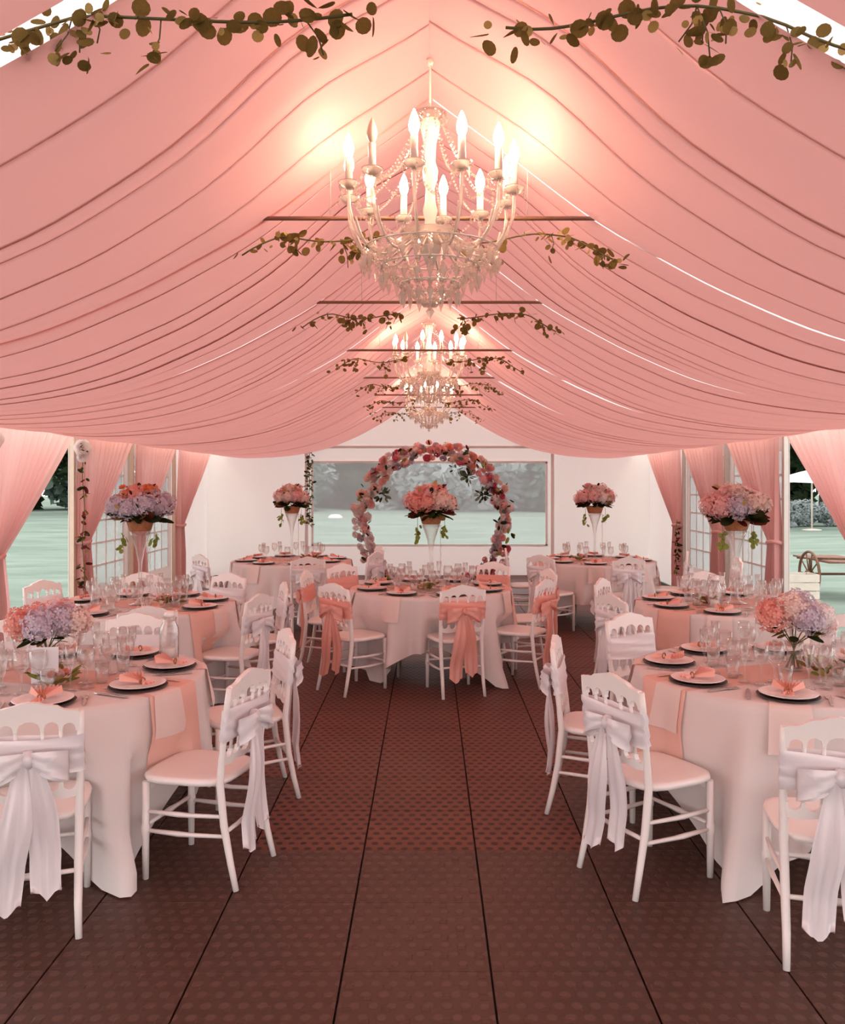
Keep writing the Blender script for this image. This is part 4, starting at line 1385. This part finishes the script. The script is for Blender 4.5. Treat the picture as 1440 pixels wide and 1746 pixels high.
CROWN = {'mid': crown_me(1, M['fol_mid']), 'pale': crown_me(2, M['fol_pale']), 'dark': crown_me(3, M['fol_dark'])}
trunk_me = MB().tube([(0, 0, -0.1), (0.05, 0, 1.5), (0, 0.05, 3.2)], [0.2, 0.15, 0.09], 8).mesh('trunk', M['bark'])
def tree(x, y, kind, sc, label, bush=False, group='trees beyond the lawn'):
    t = thing('shrub' if bush else 'tree', label, 'shrub' if bush else 'tree', (x, y, -0.1), random.uniform(0, 6), group)
    inst('crown', CROWN[kind], t, (0, 0, (1.6 if bush else 3.8) * sc), (0, 0, 0), sc)
    if not bush:
        inst('trunk', trunk_me, t, (0, 0, 0), (0, 0, 0), sc)
    return t
blab = ['at the left end of', 'second from the left in', 'third from the left in', 'left of the arch in', 'behind the left side of the arch in', 'behind the flower basket in',
        'behind the right side of the arch in', 'right of the arch in', 'third from the right in', 'second from the right in', 'at the right end of']
bk = ['dark', 'mid', 'pale', 'dark', 'mid', 'pale', 'dark', 'pale', 'mid', 'pale', 'mid']
for i in range(11):
    tree(-11.5 + i * 2.35 + random.uniform(-.5, .5), 52 + random.uniform(-4, 4), bk[i], random.uniform(1.0, 1.35), 'shrub %s the hedge row in the end window' % blab[i], True, 'shrubs seen through the end window')
for i in range(6):
    x = -13.5 + 5.4 * i
    tree(x, 66, 'dark' if i % 2 else 'mid', 1.9, 'tall tree far behind the shrubs in the end window, %s from the left' % ['first', 'second', 'third', 'fourth', 'fifth', 'sixth'][i], False)
tree(-20.2, 48.0, 'dark', 1.6, 'dark tree with a bare trunk on the lawn, in the open left bay', False)
tree(13.0, 38.0, 'dark', 1.0, 'dark tree behind the parasol in the open right bay', False)
tree(18.2, 39.0, 'dark', 1.2, 'dark tree at the far right beyond the parasol', False)
for i, x in enumerate((13.6, 15.2, 16.8)):
    tree(x, 34.0 + i * .5, 'pale', 0.30, 'small silver shrub under the parasol, %s of three' % ['left one', 'middle one', 'right one'][i], True, 'silver shrubs by the parasol')
for i, x in enumerate((-42, -36, -30, -24, -18)):
    tree(x, 60, 'mid' if i % 2 else 'dark', 1.7, 'distant tree across the left lawn, %s from the left' % ['first', 'second', 'third', 'fourth', 'fifth'][i], True, 'trees across the left lawn')
for i, x in enumerate((19, 25, 31, 37)):
    tree(x, 60, 'dark' if i % 2 else 'mid', 1.7, 'distant tree across the right lawn, %s from the left' % ['first', 'second', 'third', 'fourth'][i], True, 'trees across the right lawn')

p = thing('parasol', 'white garden parasol standing on the right lawn', 'parasol', (14.5, 32.0, -0.1))
p.scale = (1.15, 1.15, 0.90)
MB().tube([(0, 0, 0), (0, 0, 2.55)], 0.03, 8).build('pole', M['crate'], p)
for i in range(8):
    a0, a1 = 2 * PI * i / 8, 2 * PI * (i + 1) / 8
    P = []
    for v in range(5):
        r_ = 1.5 * v / 4
        P.append([(r_ * math.cos(lerp(a0, a1, u / 2)), r_ * math.sin(lerp(a0, a1, u / 2)), 2.6 - 0.55 * (v / 4) ** 1.15 - (0.03 if u == 1 else 0) * v / 4) for u in range(3)])
    MB().grid(P).build('canopy_panel', M['canvas'], p)
MB().lathe([(0.001, 0), (0.3, 0), (0.3, 0.06), (0.04, 0.1), (0.001, 0.1)], 16).build('base', M['crate'], p)

st = thing('white_stone', 'pale boulder lying on the lawn, seen left of the arch', 'stone', (-4.65, 42.0, -0.1))
st.scale = (1.2, 1.2, 1.0)
MB().lathe([(0.001, 0.26), (0.12, 0.24), (0.22, 0.15), (0.25, 0.05), (0.22, 0.0), (0.001, 0.0)], 12, True, Matrix.Diagonal((1.3, .8, 1, 1))).build('boulder', M['canvas'], st)

ct = thing('hand_cart', 'wooden hand cart with spoked wheels outside the open right bay', 'cart', (6.42, 13.6, -0.11))
def wheel(x):
    w = MB().tube([(x, 0.36 * math.cos(2 * PI * i / 28), 0.38 + 0.36 * math.sin(2 * PI * i / 28)) for i in range(28)], 0.022, 6, closed=True).build('wheel', M['wood'], ct)
    for i in range(10):
        a = 2 * PI * i / 10
        MB().tube([(x, 0.05 * math.cos(a), 0.38 + 0.05 * math.sin(a)), (x, 0.35 * math.cos(a), 0.38 + 0.35 * math.sin(a))], 0.012, 5).build('spoke', M['wood'], w)
    MB().tube([(x - 0.05, 0, 0.38), (x + 0.05, 0, 0.38)], 0.06, 10).build('hub', M['wood'], w)
wheel(-0.30); wheel(0.55)
for i in range(5):
    MB().box(-0.24 + i * 0.148, -0.10 + i * 0.148, -0.55, 0.75, 0.60, 0.625).build('plank', M['wood'], ct)
MB().tube([(-0.3, 0, 0.38), (0.55, 0, 0.38)], 0.02, 8).build('axle', M['wood'], ct)
for x in (-0.18, 0.43):
    MB().tube([(x, -1.1, 0.72), (x, 0.7, 0.58)], 0.02, 6).build('shaft', M['wood'], ct)
MB().box(-0.02, 0.02, 0.60, 0.64, 0.0, 0.60).build('prop', M['wood'], ct)
cr = thing('wooden_crate', 'pale wooden crate in front of the hand cart', 'crate', (5.55, 12.7, -0.11))
for i in range(4):
    z = i * 0.125
    for (a, b, c, d) in ((-0.24, 0.24, -0.18, -0.165), (-0.24, 0.24, 0.165, 0.18), (-0.24, -0.225, -0.165, 0.165), (0.225, 0.24, -0.165, 0.165)):
        MB().box(a, b, c, d, z, z + 0.11).build('slat', M['crate'], cr)
for (x, y) in ((-0.21, -0.15), (0.21, -0.15), (-0.21, 0.15), (0.21, 0.15)):
    MB().box(x - 0.015, x + 0.015, y - 0.015, y + 0.015, 0, 0.485).build('corner_post', M['crate'], cr)
